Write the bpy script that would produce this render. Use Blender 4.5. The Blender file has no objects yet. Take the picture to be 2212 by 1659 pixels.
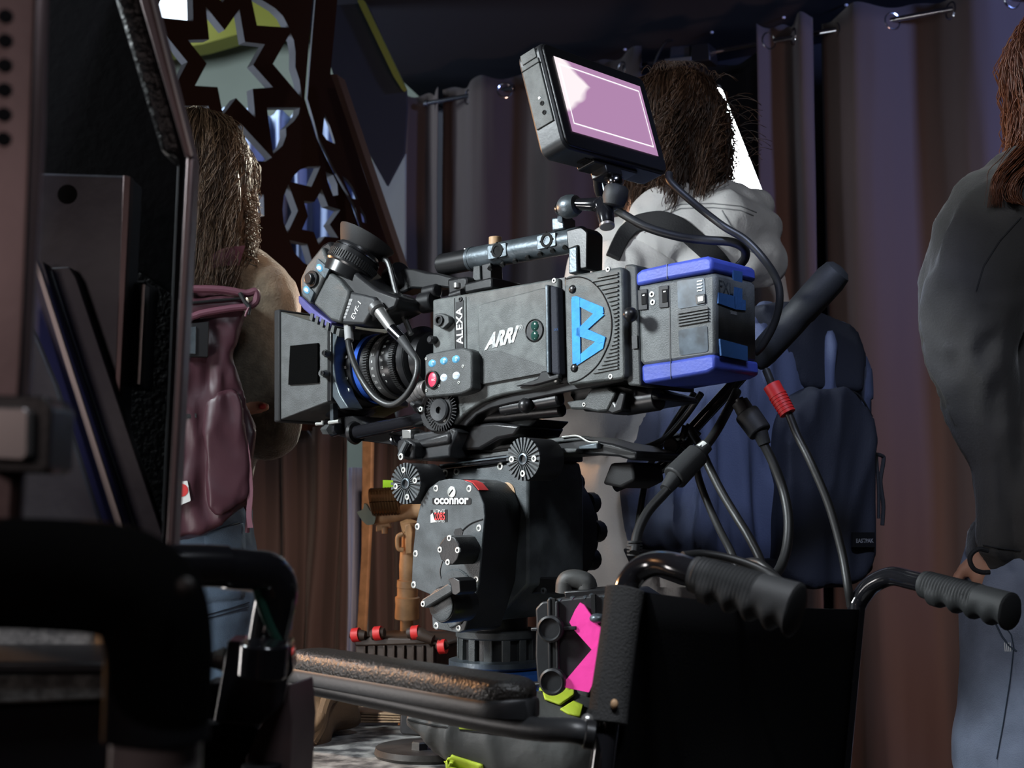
import bpy, bmesh, math, random
from mathutils import Vector as V, Matrix, noise
random.seed(7)
S = bpy.context.scene
COL = S.collection
R = math.radians
# ------------------------------------------------------------------ camera, world, lights, exposure
F = 2900.0; CX = 1106.0; CY = 829.5; CZ = 1.0
PITCH = math.atan(270.0/F); CP = math.cos(PITCH); SP = math.sin(PITCH)
cam = bpy.data.cameras.new('camera'); camo = bpy.data.objects.new('camera', cam); COL.objects.link(camo)
camo.location = (0, 0, CZ); camo.rotation_euler = (math.pi/2+PITCH, 0, 0)
cam.sensor_fit = 'HORIZONTAL'; cam.sensor_width = 36; cam.lens = 36*F/2212
cam.clip_start = 0.05; cam.clip_end = 60
cam.dof.use_dof = True; cam.dof.focus_distance = 1.85; cam.dof.aperture_fstop = 9.0
S.camera = camo
w = bpy.data.worlds.new('world'); S.world = w; w.use_nodes = True
w.node_tree.nodes['Background'].inputs[0].default_value = (0.35, 0.42, 0.75, 1)
w.node_tree.nodes['Background'].inputs[1].default_value = 0.010
S.view_settings.view_transform = 'Standard'; S.view_settings.look = 'None'
S.view_settings.exposure = 0.0; S.view_settings.gamma = 1.0
S.view_settings.use_curve_mapping = False

def ray(px, py):
    x = (px-CX)/F; y = (CY-py)/F
    return V((x, CP-y*SP, SP+y*CP))
CAM = V((0, 0, CZ))
def P(px, py, d): return CAM + ray(px, py)*d

def light(name, kind, loc, target, color, power, size=0.3, size_y=None, spot=60, blend=.5):
    l = bpy.data.lights.new(name, kind); o = bpy.data.objects.new(name, l); COL.objects.link(o)
    o.location = loc; d = V(target)-V(loc)
    o.rotation_euler = d.to_track_quat('-Z', 'Y').to_euler()
    l.color = color; l.energy = power
    if kind == 'AREA':
        l.size = size
        if size_y: l.shape = 'RECTANGLE'; l.size_y = size_y
    if kind == 'SPOT': l.spot_size = R(spot); l.spot_blend = blend; l.shadow_soft_size = size
    if name == 'key_panel_light': l.spread = 1.35
    return o
# soft neutral panel to the left of and behind the photographer
light('key_panel_light', 'AREA', (-1.35, 1.30, 1.90), (0.15, 1.85, 1.05), (0.88, 0.96, 1.0), 10.5, 0.30)
# warm tungsten lamp, left behind the rig
light('tungsten_spot_light', 'SPOT', (-1.95, 3.05, 1.55), (0.05, 1.6, 0.95), (1.0, 0.50, 0.22), 125, 0.05, spot=50)
light('overhead_light', 'AREA', (0.35, 0.30, 2.45), (0.35, 1.5, 0.9), (0.84, 0.90, 1.0), 9, 0.3)
light('left_fill_light', 'AREA', (-0.75, -0.35, 1.35), (-0.30, 0.8, 1.0), (1.0, 0.80, 0.78), 1.2, 0.3)  # unseen fill added to lift the near-left post and latch
light('low_left_fill_light', 'AREA', (-1.0, 1.45, 0.80), (0.2, 2.5, 1.0), (1.0, 0.95, 0.93), 3.8, 0.25)  # added low fill, brightens the white hoodie and the jeans
light('grip_fill_light', 'SPOT', (-0.15, 0.45, 2.30), (0.20, 1.12, 0.92), (0.90, 0.94, 1.0), 95, 0.06, spot=17, blend=.6)  # narrow spot added only to brighten the near wheelchair grip
# blue house light grazing the curtains from the upper right
light('blue_house_light', 'SPOT', (2.3, 2.2, 2.45), (1.3, 4.2, 2.3), (0.30, 0.42, 1.0), 160, 0.15, spot=88, blend=.9)
light('curtain_warm_light', 'SPOT', (1.3, 1.9, 0.45), (0.5, 4.4, 1.2), (1.0, 0.57, 0.43), 74, 0.2, spot=95, blend=.9)
light('left_curtain_light', 'SPOT', (-0.05, 1.5, 2.35), (-0.36, 3.3, 0.80), (1.0, 0.64, 0.45), 135, 0.08, spot=27, blend=.7)  # unseen overhead spot added to warm the left curtain and props
light('backpack_blue_light', 'SPOT', (0.05, 0.35, 2.35), (0.48, 2.3, 0.98), (0.50, 0.62, 1.0), 95, 0.08, spot=17, blend=.6)
light('back_room_light', 'AREA', (-1.6, 4.6, 2.9), (-1.1, 6.4, 2.4), (0.80, 0.93, 1.0), 34, 0.5)
light('hair_rim_light', 'SPOT', (0.25, 3.9, 2.35), (-0.50, 2.4, 1.40), (1.0, 0.93, 0.74), 110, 0.08, spot=22, blend=.5)
light('back_room_blue_light', 'AREA', (-1.9, 4.3, 2.0), (-0.6, 3.7, 1.9), (0.62, 0.74, 1.0), 14, 0.4)

# ------------------------------------------------------------------ materials
def mat(name, col, rough=0.5, metal=0.0, bump=0.0, bscale=200, var=0.0, vscale=12, emit=None, estr=0, spec=0.5, sheen=0, col2=None, coat=0):
    m = bpy.data.materials.new(name); m.use_nodes = True; nt = m.node_tree; b = nt.nodes['Principled BSDF']
    b.inputs['Base Color'].default_value = (*col, 1); b.inputs['Roughness'].default_value = rough
    b.inputs['Metallic'].default_value = metal; b.inputs['Specular IOR Level'].default_value = spec
    if sheen: b.inputs['Sheen Weight'].default_value = sheen; b.inputs['Sheen Roughness'].default_value = .4
    if coat: b.inputs['Coat Weight'].default_value = coat
    tc = nt.nodes.new('ShaderNodeTexCoord')
    if var or col2:
        n = nt.nodes.new('ShaderNodeTexNoise'); n.inputs['Scale'].default_value = vscale; n.inputs['Detail'].default_value = 6
        nt.links.new(tc.outputs['Object'], n.inputs['Vector'])
        r = nt.nodes.new('ShaderNodeValToRGB'); r.color_ramp.elements[0].position = .38; r.color_ramp.elements[1].position = .64
        c2 = col2 if col2 else tuple(min(1, c*(1+var)) for c in col)
        c1 = col if col2 else tuple(c*(1-var) for c in col)
        r.color_ramp.elements[0].color = (*c1, 1); r.color_ramp.elements[1].color = (*c2, 1)
        nt.links.new(n.outputs['Fac'], r.inputs['Fac']); nt.links.new(r.outputs['Color'], b.inputs['Base Color'])
    if bump:
        n = nt.nodes.new('ShaderNodeTexNoise'); n.inputs['Scale'].default_value = bscale; n.inputs['Detail'].default_value = 3
        nt.links.new(tc.outputs['Object'], n.inputs['Vector'])
        bp = nt.nodes.new('ShaderNodeBump'); bp.inputs['Strength'].default_value = bump; bp.inputs['Distance'].default_value = .002
        nt.links.new(n.outputs['Fac'], bp.inputs['Height']); nt.links.new(bp.outputs['Normal'], b.inputs['Normal'])
    if emit: b.inputs['Emission Color'].default_value = (*emit, 1); b.inputs['Emission Strength'].default_value = estr
    return m
M = dict(
 body=mat('grey_crackle_paint', (.082,.090,.088), .52, 0, .35, 900, .25, 60),
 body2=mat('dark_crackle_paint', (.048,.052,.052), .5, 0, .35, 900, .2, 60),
 black=mat('black_anodised', (.010,.010,.011), .35, 0, .05, 400),
 blackm=mat('black_matte', (.008,.008,.009), .75, 0, .1, 500),
 rubber=mat('black_rubber', (.022,.023,.024), .62, 0, .12, 700),
 cable=mat('cable_rubber', (.018,.018,.018), .42),
 alu=mat('brushed_aluminium', (.10,.12,.135), .38, .6, .15, 300, .2, 40),
 steel=mat('steel', (.62,.62,.60), .3, .9),
 chrome=mat('dark_chrome', (.45,.46,.50), .16, 1),
 screwm=mat('screw_steel', (.75,.76,.72), .35, .7),
 hole=mat('screw_hole', (.004,.004,.004), .9),
 head=mat('head_grey_paint', (.072,.080,.084), .42, 0, .25, 700, .3, 30),
 headd=mat('head_black_paint', (.014,.014,.015), .42, 0, .15, 500),
 battblue=mat('blue_rubber_cap', (.050,.080,.42), .5, 0, .15, 300, .12, 30),
 battgrey=mat('battery_grey', (.085,.092,.092), .5, 0, .3, 700, .2, 50),
 battdark=mat('battery_dark', (.02,.02,.022), .6, 0, .1, 500),
 battwin=mat('scuffed_window', (.012,.02,.03), .3, 0, 0, 0, col2=(.07,.10,.13), vscale=45),
 tape=mat('blue_tape', (.035,.30,.80), .75, 0, .5, 120, .1, 70),
 tapedk=mat('shaded_blue_tape_print', (.016,.070,.20), .75, 0, .3, 200),  # blue tape darkened for the battery's shaded back; also the SXS print
 white=mat('white_print', (.75,.76,.74), .6),
 wornwhite=mat('worn_white_print', (.62,.63,.61), .6, 0, 0, 0, col2=(.30,.31,.31), vscale=160),
 grey=mat('grey_print', (.25,.25,.25), .6),
 redprint=mat('red_print', (.65,.05,.05), .5),
 redglow=mat('record_button', (.6,.02,.05), .4, emit=(1,.03,.08), estr=1.1),
 keyglow=mat('blue_key', (.10,.32,.5), .35, emit=(.08,.35,.7), estr=.12),
 keyw=mat('lit_white_key', (.5,.6,.7), .35, emit=(.55,.75,1), estr=.22),
 lensring=mat('lens_black', (.012,.012,.013), .28, 0),
 lensgrey=mat('lens_grey', (.10,.10,.10), .4, .4),
 blueglass=mat('blue_lens_ring', (.04,.12,.55), .25, .3),
 glass=mat('sensor_glass', (.02,.06,.05), .08),
 pink=mat('pink_tape', (.85,.03,.34), .65, 0, .5, 60, emit=(1,.10,.42), estr=.28),  # weak glow added to brighten the tape, which is no lamp
 yellow=mat('yellow_green_tape', (.42,.52,.03), .7, 0, .5, 60),
 nylon=mat('grey_nylon', (.045,.045,.043), .55, 0, .35, 90, .15, 8),
 leather=mat('black_leather', (.022,.020,.018), .33, 0, .9, 330),
 plastic=mat('black_plastic', (.020,.021,.023), .45, 0, .1, 200),
 tubeblk=mat('gloss_black_tube', (.010,.010,.012), .16, 0, coat=.6),
 foam=mat('black_foam', (.028,.028,.028), .95, 0, .8, 500),
 seat=mat('black_nylon_sling', (.003,.003,.0035), .9, 0, .2, 400, spec=.1),
 blueriser=mat('worn_blue_paint', (.03,.12,.42), .4, .2, .2, 60, col2=(.05,.17,.55), vscale=14),
 deck=mat('worn_deck', (.05,.05,.052), .7, 0, .8, 60, col2=(.34,.33,.31), vscale=38),
 rust=mat('dark_steel_plate', (.07,.065,.06), .5, .5, .3, 90, .3, 20),
 curtain=mat('blackout_curtain', (.062,.043,.041), .82, 0, .25, 500, sheen=.15),
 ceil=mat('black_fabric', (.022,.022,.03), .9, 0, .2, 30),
 board=mat('brown_board', (.030,.010,.005), .8, 0, .1, 50, spec=.1),
 boardedge=mat('raw_wood_edge', (.32,.31,.29), .7, 0, .3, 60),
 olive=mat('olive_paint', (.24,.24,.03), .6),
 wallg=mat('grey_green_wall', (.34,.38,.34), .8, 0, .1, 20, .05, 3),
 paleblue=mat('pale_blue_cloth', (.35,.42,.60), .8),
 timber=mat('brown_timber', (.10,.045,.028), .7, 0, .2, 40),
 tan=mat('tan_resin', (.48,.27,.13), .5, 0, .25, 60, .25, 25),
 tanwood=mat('tan_wood', (.42,.26,.14), .55, 0, .3, 40, .2, 30),
 teal=mat('grey_teal_paint', (.22,.26,.22), .5, .2),
 bronze=mat('black_gold_braid', (.10,.05,.02), .25, .5),
 lime=mat('fluorescent_lime', (.45,.95,.05), .6, emit=(.4,1,.05), estr=.18),  # faint emission put into the tape colour, not a light source
 brownbag=mat('brown_canvas', (.17,.095,.045), .8, 0, .4, 200, .2, 6),
 casebrown=mat('brown_black_case', (.045,.028,.020), .5, 0, .2, 100),
 red=mat('red_handle', (.75,.03,.03), .5),
 cardboard=mat('tan_board', (.46,.30,.18), .7),
 hoodie=mat('white_fleece', (.70,.68,.66), .88, 0, .45, 220, .05, 8, sheen=.3),
 navy=mat('navy_canvas', (.075,.092,.160), .8, 0, .3, 400, .12, 5),
 navyd=mat('dark_shaded_navy_canvas', (.012,.014,.023), .8, 0, .3, 400),  # navy darkened to hold the pocket's shade; also plain dark navy parts
 strap=mat('black_webbing', (.016,.016,.018), .75, 0, .4, 300),
 maroon=mat('maroon_nylon', (.056,.020,.028), .42, 0, .25, 60, .1, 6),
 maroonl=mat('maroon_binding', (.13,.045,.066), .55, 0, .2, 80),
 sweater=mat('olive_wool', (.125,.105,.075), .95, 0, 1.0, 260, .2, 60, sheen=1),
 jeans=mat('blue_denim', (.15,.23,.33), .85, 0, .5, 500, .25, 14),
 jeansg=mat('washed_denim', (.19,.22,.30), .85, 0, .5, 500, .28, 10),
 thread=mat('denim_thread', (.03,.045,.07), .8),
 darkhood=mat('charcoal_sweatshirt', (.055,.052,.050), .9, 0, .4, 260, .15, 9, sheen=.3),
 skin=mat('skin', (.55,.27,.17), .5, 0, .1, 300, .06, 20),
 hairbr=mat('brown_hair', (.085,.050,.028), .38), hairdk=mat('dark_brown_hair', (.060,.030,.017), .36),
 hairred=mat('auburn_hair', (.14,.045,.02), .40),
 eye=mat('eye', (.7,.7,.7), .2), lips=mat('lips', (.4,.12,.1), .5), shoe=mat('shoe_black', (.02,.02,.02), .6),
 violet=mat('violet_sheet', (.085,.080,.24), .35, 0, 0, 0, .15, 4), greyplate=mat('scuffed_grey_plate', (.055,.055,.075), .42, .2, .1, 80, col2=(.13,.135,.15), vscale=7),
 pinkmetal=mat('dull_rose_metal', (.17,.12,.12), .42, .5, .1, 60, .12, 12), casedark=mat('case_black', (.005,.005,.007), .8, 0, .1, 90, spec=.2),
 grit=mat('black_grit_foam', (.006,.006,.007), .4, 0, 1.0, 160), granular=mat('grey_grit', (.10,.105,.10), .7, 0, .8, 120, .5, 90),
 satin=mat('satin_metal', (.34,.31,.30), .35, .7), green=mat('dark_green_plastic', (.012,.05,.035), .4),
 floor=mat('dark_floor', (.03,.028,.027), .7, 0, .2, 20), wall=mat('dark_wall', (.02,.02,.024), .9),
 tubefoam=mat('near_black_foam', (.004,.004,.004), .95, 0, .1, 200, spec=.03), dullsteel=mat('dull_steel', (.34,.30,.30), .35, .25), led=mat('led_diffuser', (1,1,1), .5, emit=(.93,.98,1), estr=26), fluo=mat('window_light', (1,1,1), .5, emit=(.75,.85,1), estr=2.2),
 pin=mat('white_pin', (.7,.7,.8), .4),
)
def screen_mat():
    m = mat('pink_screen', (.02,.02,.02), .3); nt = m.node_tree; b = nt.nodes['Principled BSDF']
    g = nt.nodes.new('ShaderNodeTexCoord'); sep = nt.nodes.new('ShaderNodeSeparateXYZ'); nt.links.new(g.outputs['UV'], sep.inputs[0])
    n = nt.nodes.new('ShaderNodeTexNoise'); n.inputs['Scale'].default_value = 2.2; nt.links.new(g.outputs['UV'], n.inputs['Vector'])
    # blown-out shape at the left of the picture on the screen
    def mth(op, a, b_=None, c=None):
        k = nt.nodes.new('ShaderNodeMath'); k.operation = op
        for i, s in enumerate((a, b_, c)):
            if s is None: continue
            if isinstance(s, (int, float)): k.inputs[i].default_value = s
            else: nt.links.new(s, k.inputs[i])
        return k.outputs[0]
    # limit of the blown area: u < .30 - .25*|v-.8| + noise
    lim = mth('ADD', mth('MULTIPLY', mth('ABSOLUTE', mth('SUBTRACT', sep.outputs[1], .72)), -.75), .38)
    lim = mth('ADD', lim, mth('MULTIPLY', mth('SUBTRACT', n.outputs['Fac'], .5), .35))
    f1 = mth('MULTIPLY', mth('SUBTRACT', lim, sep.outputs[0]), 14); 
    r = nt.nodes.new('ShaderNodeValToRGB'); r.color_ramp.elements[0].color = (.44,.235,.42,1); r.color_ramp.elements[1].color = (1,.90,.93,1)
    r.color_ramp.elements[0].position = 0; r.color_ramp.elements[1].position = .9
    nt.links.new(f1, r.inputs['Fac'])
    nt.links.new(r.outputs['Color'], b.inputs['Emission Color']); b.inputs['Emission Strength'].default_value = 1.0
    return m
M['screen'] = screen_mat()
M['screenline'] = mat('screen_white_line', (.02,.02,.02), .4, emit=(1,.93,1), estr=1.1)

ALL = []
# ------------------------------------------------------------------ builders
class Pl:
    """a real plane in the room (point o, normal n); w() gives the point of it seen at a photo pixel"""
    def __init__(s, o, n):
        s.o = V(o); s.n = V(n).normalized()
    def w(s, px, py, off=0.0):
        r = ray(px, py); o = s.o+s.n*off
        return CAM + r*((o-CAM).dot(s.n)/r.dot(s.n))
def perp(a):
    a = V(a).normalized(); h = V((0,0,1)) if abs(a.z) < .9 else V((1,0,0))
    x = a.cross(h).normalized(); return x, a.cross(x).normalized()
class B:
    def __init__(s): s.bm = bmesh.new()
    def poly(s, pts, vec):
        """prism: outline pts (world) pushed along vec"""
        a = [s.bm.verts.new(p) for p in pts]; b = [s.bm.verts.new(p+vec) for p in pts]; n = len(pts)
        s.bm.faces.new(a); s.bm.faces.new(b[::-1])
        for i in range(n): s.bm.faces.new((a[i], b[i], b[(i+1) % n], a[(i+1) % n]))
        return s
    def prism(s, pl, px, back, front):
        return s.poly([pl.w(x, y, front) for x, y in px], pl.n*(back-front))
    def ring(s, c, x, y, r, seg): return [s.bm.verts.new(c+x*(r*math.cos(2*math.pi*i/seg))+y*(r*math.sin(2*math.pi*i/seg))) for i in range(seg)]
    def lathe(s, o, ax, prof, seg=32, cap=True):
        ax = V(ax).normalized(); x, y = perp(ax); rs = [s.ring(V(o)+ax*h, x, y, max(r, 1e-5), seg) for r, h in prof]
        for a, b in zip(rs, rs[1:]):
            for i in range(seg): s.bm.faces.new((a[i], a[(i+1) % seg], b[(i+1) % seg], b[i]))
        if cap: s.bm.faces.new(rs[0][::-1]); s.bm.faces.new(rs[-1])
        return s
    def cyl(s, a, b, r, r2=None, seg=24):
        a = V(a); b = V(b); return s.lathe(a, b-a, [(r, 0), (r if r2 is None else r2, (b-a).length)], seg)
    def tube(s, pts, r, seg=10, res=8):
        pts = [V(p) for p in pts]; q = []
        if len(pts) > 2 and res > 1:
            e = [pts[0]*2-pts[1]]+pts+[pts[-1]*2-pts[-2]]
            for i in range(1, len(e)-2):
                for k in range(res):
                    t = k/res; a, b, c, d = e[i-1], e[i], e[i+1], e[i+2]
                    q.append(.5*((2*b)+(c-a)*t+(2*a-5*b+4*c-d)*t*t+(3*b-a-3*c+d)*t**3))
            q.append(pts[-1])
        else: q = pts
        n = len(q); rr = r if isinstance(r, (list, tuple)) else None
        x, y = perp(q[1]-q[0]); rings = []
        for i, p in enumerate(q):
            t = (q[min(i+1, n-1)]-q[max(i-1, 0)]).normalized()
            x = (x-t*x.dot(t)).normalized(); y = t.cross(x)
            if rr: f = i/(n-1)*(len(rr)-1); k = min(int(f), len(rr)-2); ri = rr[k]+(rr[k+1]-rr[k])*(f-k)
            else: ri = r
            rings.append(s.ring(p, x, y, ri, seg))
        for a, b in zip(rings, rings[1:]):
            for i in range(seg): s.bm.faces.new((a[i], a[(i+1) % seg], b[(i+1) % seg], b[i]))
        s.bm.faces.new(rings[0][::-1]); s.bm.faces.new(rings[-1]); return s
    def box(s, c, u, v, n, su, sv, sn):
        c = V(c); u = V(u)*su/2; v = V(v)*sv/2; n = V(n)*sn/2
        return s.poly([c-u-v+n, c+u-v+n, c+u+v+n, c-u+v+n], -2*n)
    def ell(s, c, r, ax=None, sub=3):
        bm2 = bmesh.new(); bmesh.ops.create_icosphere(bm2, subdivisions=sub, radius=1)
        if ax is None: ax = (V((1,0,0)), V((0,1,0)), V((0,0,1)))
        m = {}
        for v in bm2.verts: m[v.index] = s.bm.verts.new(V(c)+ax[0]*(v.co.x*r[0])+ax[1]*(v.co.y*r[1])+ax[2]*(v.co.z*r[2]))
        for f in bm2.faces: s.bm.faces.new([m[v.index] for v in f.verts])
        bm2.free(); return s
    def cap(s, a, b, r0, r1):
        a = V(a); b = V(b); s.ell(a, (r0,)*3, None, 2); s.ell(b, (r1,)*3, None, 2)
        if (b-a).length > 1e-4: s.lathe(a, b-a, [(r0, 0), (r1, (b-a).length)], 20)
        return s
    def done(s, name, m, parent=None, bev=0, smooth=35, label=None, **kw):
        bm = s.bm; bmesh.ops.recalc_face_normals(bm, faces=bm.faces)
        me = bpy.data.meshes.new(name); o = bpy.data.objects.new(name, me); COL.objects.link(o)
        if parent is not None: base = V(parent['_b']); o.parent = parent
        else:
            base = kw.pop('base', None)
            if base is None:
                cs = [v.co for v in bm.verts]; base = V((sum(c.x for c in cs)/len(cs), sum(c.y for c in cs)/len(cs), min(c.z for c in cs)))
            o.location = base
        kw.pop('base', None)
        o['_b'] = tuple(base)
        bmesh.ops.translate(bm, verts=bm.verts, vec=-V(base))
        for f in bm.faces: f.smooth = True
        for e in bm.edges:
            if len(e.link_faces) == 2 and e.calc_face_angle(3.14) > R(smooth): e.smooth = False
        bm.to_mesh(me); bm.free()
        me.materials.append(M[m] if isinstance(m, str) else m)
        if bev:
            md = o.modifiers.new('bevel', 'BEVEL'); md.width = bev; md.segments = 2; md.limit_method = 'ANGLE'; md.angle_limit = R(40)
            md.harden_normals = False
        if label: o['label'] = label
        for k, v in kw.items(): o[k] = v
        ALL.append(o); return o
def thing(name, label, cat, loc, group=None):
    o = bpy.data.objects.new(name, None); COL.objects.link(o); o.location = loc; o['_b'] = tuple(loc)
    o['label'] = label; o['category'] = cat; o.empty_display_size = .05
    if group: o['group'] = group
    ALL.append(o); return o
def text(s, m, parent, org, xd, yd, h, width=None, name='lettering', align='c', bold=0.0, depth=.0003, shear=0):
    """flat raised lettering: centre org, x and y directions, capital height h, optional full width"""
    c = bpy.data.curves.new('t', 'FONT'); c.body = s; c.offset = bold; c.shear = shear; c.resolution_u = 3
    o = bpy.data.objects.new('t', c); COL.objects.link(o); dg = bpy.context.evaluated_depsgraph_get()
    me = bpy.data.meshes.new_from_object(o.evaluated_get(dg)); bpy.data.objects.remove(o)
    xs = [v.co.x for v in me.vertices]; ys = [v.co.y for v in me.vertices]
    x0, x1, y0, y1 = min(xs), max(xs), min(ys), max(ys); sy = h/(y1-y0); sx = (width/(x1-x0)) if width else sy
    xd = V(xd).normalized(); yd = V(yd).normalized(); nn = xd.cross(yd); base = V(parent['_b'])
    for v in me.vertices: v.co = V(org)+xd*((v.co.x-(x0+x1)/2)*sx)+yd*((v.co.y-(y0+y1)/2)*sy)+nn*depth-base
    o = bpy.data.objects.new(name, me); COL.objects.link(o); o.parent = parent; o['_b'] = parent['_b']
    me.materials.clear(); me.materials.append(M[m]); ALL.append(o); return o
def textpx(s, m, parent, pl, bl, br, tl, off, **k):
    """lettering filling the parallelogram bl, br, tl (photo pixels) of plane pl"""
    a = pl.w(*bl, off); b = pl.w(*br, off); c = pl.w(*tl, off); xd = b-a; yd = c-a
    return text(s, m, parent, a+xd/2+yd/2, xd, yd, yd.length, xd.length, **k)
def screw(pl, px, py, off, parent, r=.0032, name='screw', m='screwm'):
    c = pl.w(px, py, off); b = B(); b.lathe(c, pl.n, [(r, -.002), (r, .0006), (r*.85, .001), (r*.5, .001), (r*.5, -.0005)], 12)
    o = b.done(name, m, parent, smooth=30)
    b = B(); b.lathe(c, pl.n, [(r*.5, -.0004), (r*.5, .0)], 8); b.done('socket', 'hole', o)
    return o
def rrect(x0, y0, x1, y1, r, n=4):
    out = []
    for cx, cy, a0 in ((x1-r, y1-r, 0), (x0+r, y1-r, 90), (x0+r, y0+r, 180), (x1-r, y0+r, 270)):
        for i in range(n+1): a = R(a0+90*i/n); out.append((cx+r*math.cos(a), cy+r*math.sin(a)))
    return out
def quadround(q, r, n=4):
    """round the corners of a pixel polygon"""
    out = []; m = len(q)
    for i in range(m):
        p0, p, p1 = V(q[i-1]), V(q[i]), V(q[(i+1) % m]); a = p+(p0-p).normalized()*r; b = p+(p1-p).normalized()*r
        for k in range(n+1):
            t = k/n; z = a*(1-t)**2+p*2*t*(1-t)+b*t*t; out.append((z.x, z.y))
    return out
def soften(b, name, m, parent=None, vox=.008, it=6, wr=0.0, ws=9, stretch=(1, 1, .35), **kw):
    """one continuous surface around everything in b (voxel remesh), smoothed, creased by wr"""
    me = bpy.data.meshes.new('tmp'); b.bm.to_mesh(me); b.bm.free(); o = bpy.data.objects.new('tmp', me); COL.objects.link(o)
    md = o.modifiers.new('r', 'REMESH'); md.mode = 'VOXEL'; md.voxel_size = vox
    sm = o.modifiers.new('s', 'SMOOTH'); sm.factor = .5; sm.iterations = it
    dg = bpy.context.evaluated_depsgraph_get(); me2 = bpy.data.meshes.new_from_object(o.evaluated_get(dg)); bpy.data.objects.remove(o)
    r = B(); r.bm.from_mesh(me2)
    if wr:
        r.bm.normal_update(); st = V(stretch)
        for v in r.bm.verts:
            q = V((v.co.x*st.x, v.co.y*st.y, v.co.z*st.z))*ws
            q2 = q+noise.noise_vector(q*.6)*.9
            k = noise.noise(q2); k2 = noise.noise(q2*2.3+V((5, 3, 1)))
            v.co += v.normal*(wr*((1-abs(k)*3.2)*.6+k2*.5))
    return r.done(name, m, parent, smooth=80, **kw)

X = V((1,0,0)); Y = V((0,1,0)); Z = V((0,0,1))
from mathutils.bvhtree import BVHTree
_bv = {}
def surf(objs, px, py, off=.002, dflt=None):
    """point on the surface of already built objects under a photo pixel, lifted off it a little"""
    best = None; d = ray(px, py).normalized()
    for o in objs:
        if o.name not in _bv: _bv[o.name] = BVHTree.FromPolygons([v.co for v in o.data.vertices], [p.vertices for p in o.data.polygons])
        h = _bv[o.name].ray_cast(CAM-V(o['_b']), d)
        if h[0] is not None and (best is None or h[3] < best[1]): best = (h[0]+V(o['_b'])+h[1].normalized()*(off if h[1].dot(d) < 0 else -off), h[3])
    return best[0] if best else dflt
def patch(objs, pts, name, m, parent, off=.003, cuts=5, **k):
    """piece of cloth or tape lying on a curved surface"""
    b = B(); vs = [b.bm.verts.new((x, y, 0)) for x, y in pts]; b.bm.faces.new(vs); bmesh.ops.triangulate(b.bm, faces=b.bm.faces)
    for _ in range(cuts-2): bmesh.ops.subdivide_edges(b.bm, edges=b.bm.edges[:], cuts=1, use_grid_fill=True)
    last = None; miss = []
    for v in b.bm.verts:
        q = surf(objs, v.co.x, v.co.y, off)
        if q is None: miss.append(v); continue
        v.co = q; last = q
    for v in miss: v.co = CAM+ray(v.co.x, v.co.y)*((last-CAM).length/ray(v.co.x, v.co.y).length if last is not None else 1.7)
    o = b.done(name, m, parent, smooth=80, **k); md = o.modifiers.new('t', 'SOLIDIFY'); md.thickness = .0025; return o
def surfline(objs, pts, r, name, m, parent, off=.0005, n=6):
    q = []; last = None
    for (xa, ya), (xb, yb) in zip(pts, pts[1:]):
        for i in range(n):
            f = i/n; p = surf(objs, xa+(xb-xa)*f, ya+(yb-ya)*f, off, None)
            if p is not None: q.append(p)
    if len(q) > 2: return B().tube(q, r, 6, 1).done(name, m, parent)
# ------------------------------------------------------------------ the setting
RA = P(930, 222, 4.83); RB = P(2212, -8, 3.827); RB.z = RA.z
WD = (RB-RA).normalized(); WN = V((WD.y, -WD.x, 0))
if WN.y > 0: WN = -WN
WALL = Pl(RA, WN)
def WS(px): p = WALL.w(px, 150); return (p-RA).dot(WD)
def W(s, z, off=0): q = RA+WD*s+WN*off; return V((q.x, q.y, z))
RODZ = RA.z
def structure(b, name, m, **k): return b.done(name, m, kind='structure', **k)
b = B(); b.box((0, 2.6, -.03), X, Y, Z, 7, 9.4, .06); structure(b, 'floor', 'floor')
CEILZ = 2.62
b = B(); c0 = P(770, 0, 3.2); 
ex = V((-.42, 5.4, CEILZ)); 
b.poly([V((-.28, 5.5, CEILZ)), V((3.4, 5.5, CEILZ)), V((3.4, -1.9, CEILZ)), V((-3.4, -1.9, CEILZ)), V((-3.4, 2.6, CEILZ)), V((-.92, 3.05, CEILZ))], V((0, 0, .02)))
structure(b, 'ceiling', 'ceil')
b = B(); b.box((3.45, 1.8, 1.32), Y, Z, X, 7.6, 2.64, .06); structure(b, 'wall_right', 'wall')
b = B(); b.box((-3.45, 2.6, 1.6), Y, Z, X, 9.4, 3.2, .06); structure(b, 'wall_left', 'wall')
b = B(); b.box((0, -2.05, 1.32), X, Z, Y, 7, 2.64, .06); structure(b, 'wall_rear', 'wall')
b = B(); b.box((-1.0, 7.1, 1.8), X, Z, Y, 5.2, 3.6, .05); structure(b, 'wall_back', 'wallg')
b = B(); a0 = W(-.4, 0, -.55); a1 = W(4.3, 0, -.55); b.poly([a0, a1, a1+Z*CEILZ, a0+Z*CEILZ], -WN*.04); structure(b, 'wall_curtain_side', 'ceil')
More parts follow.
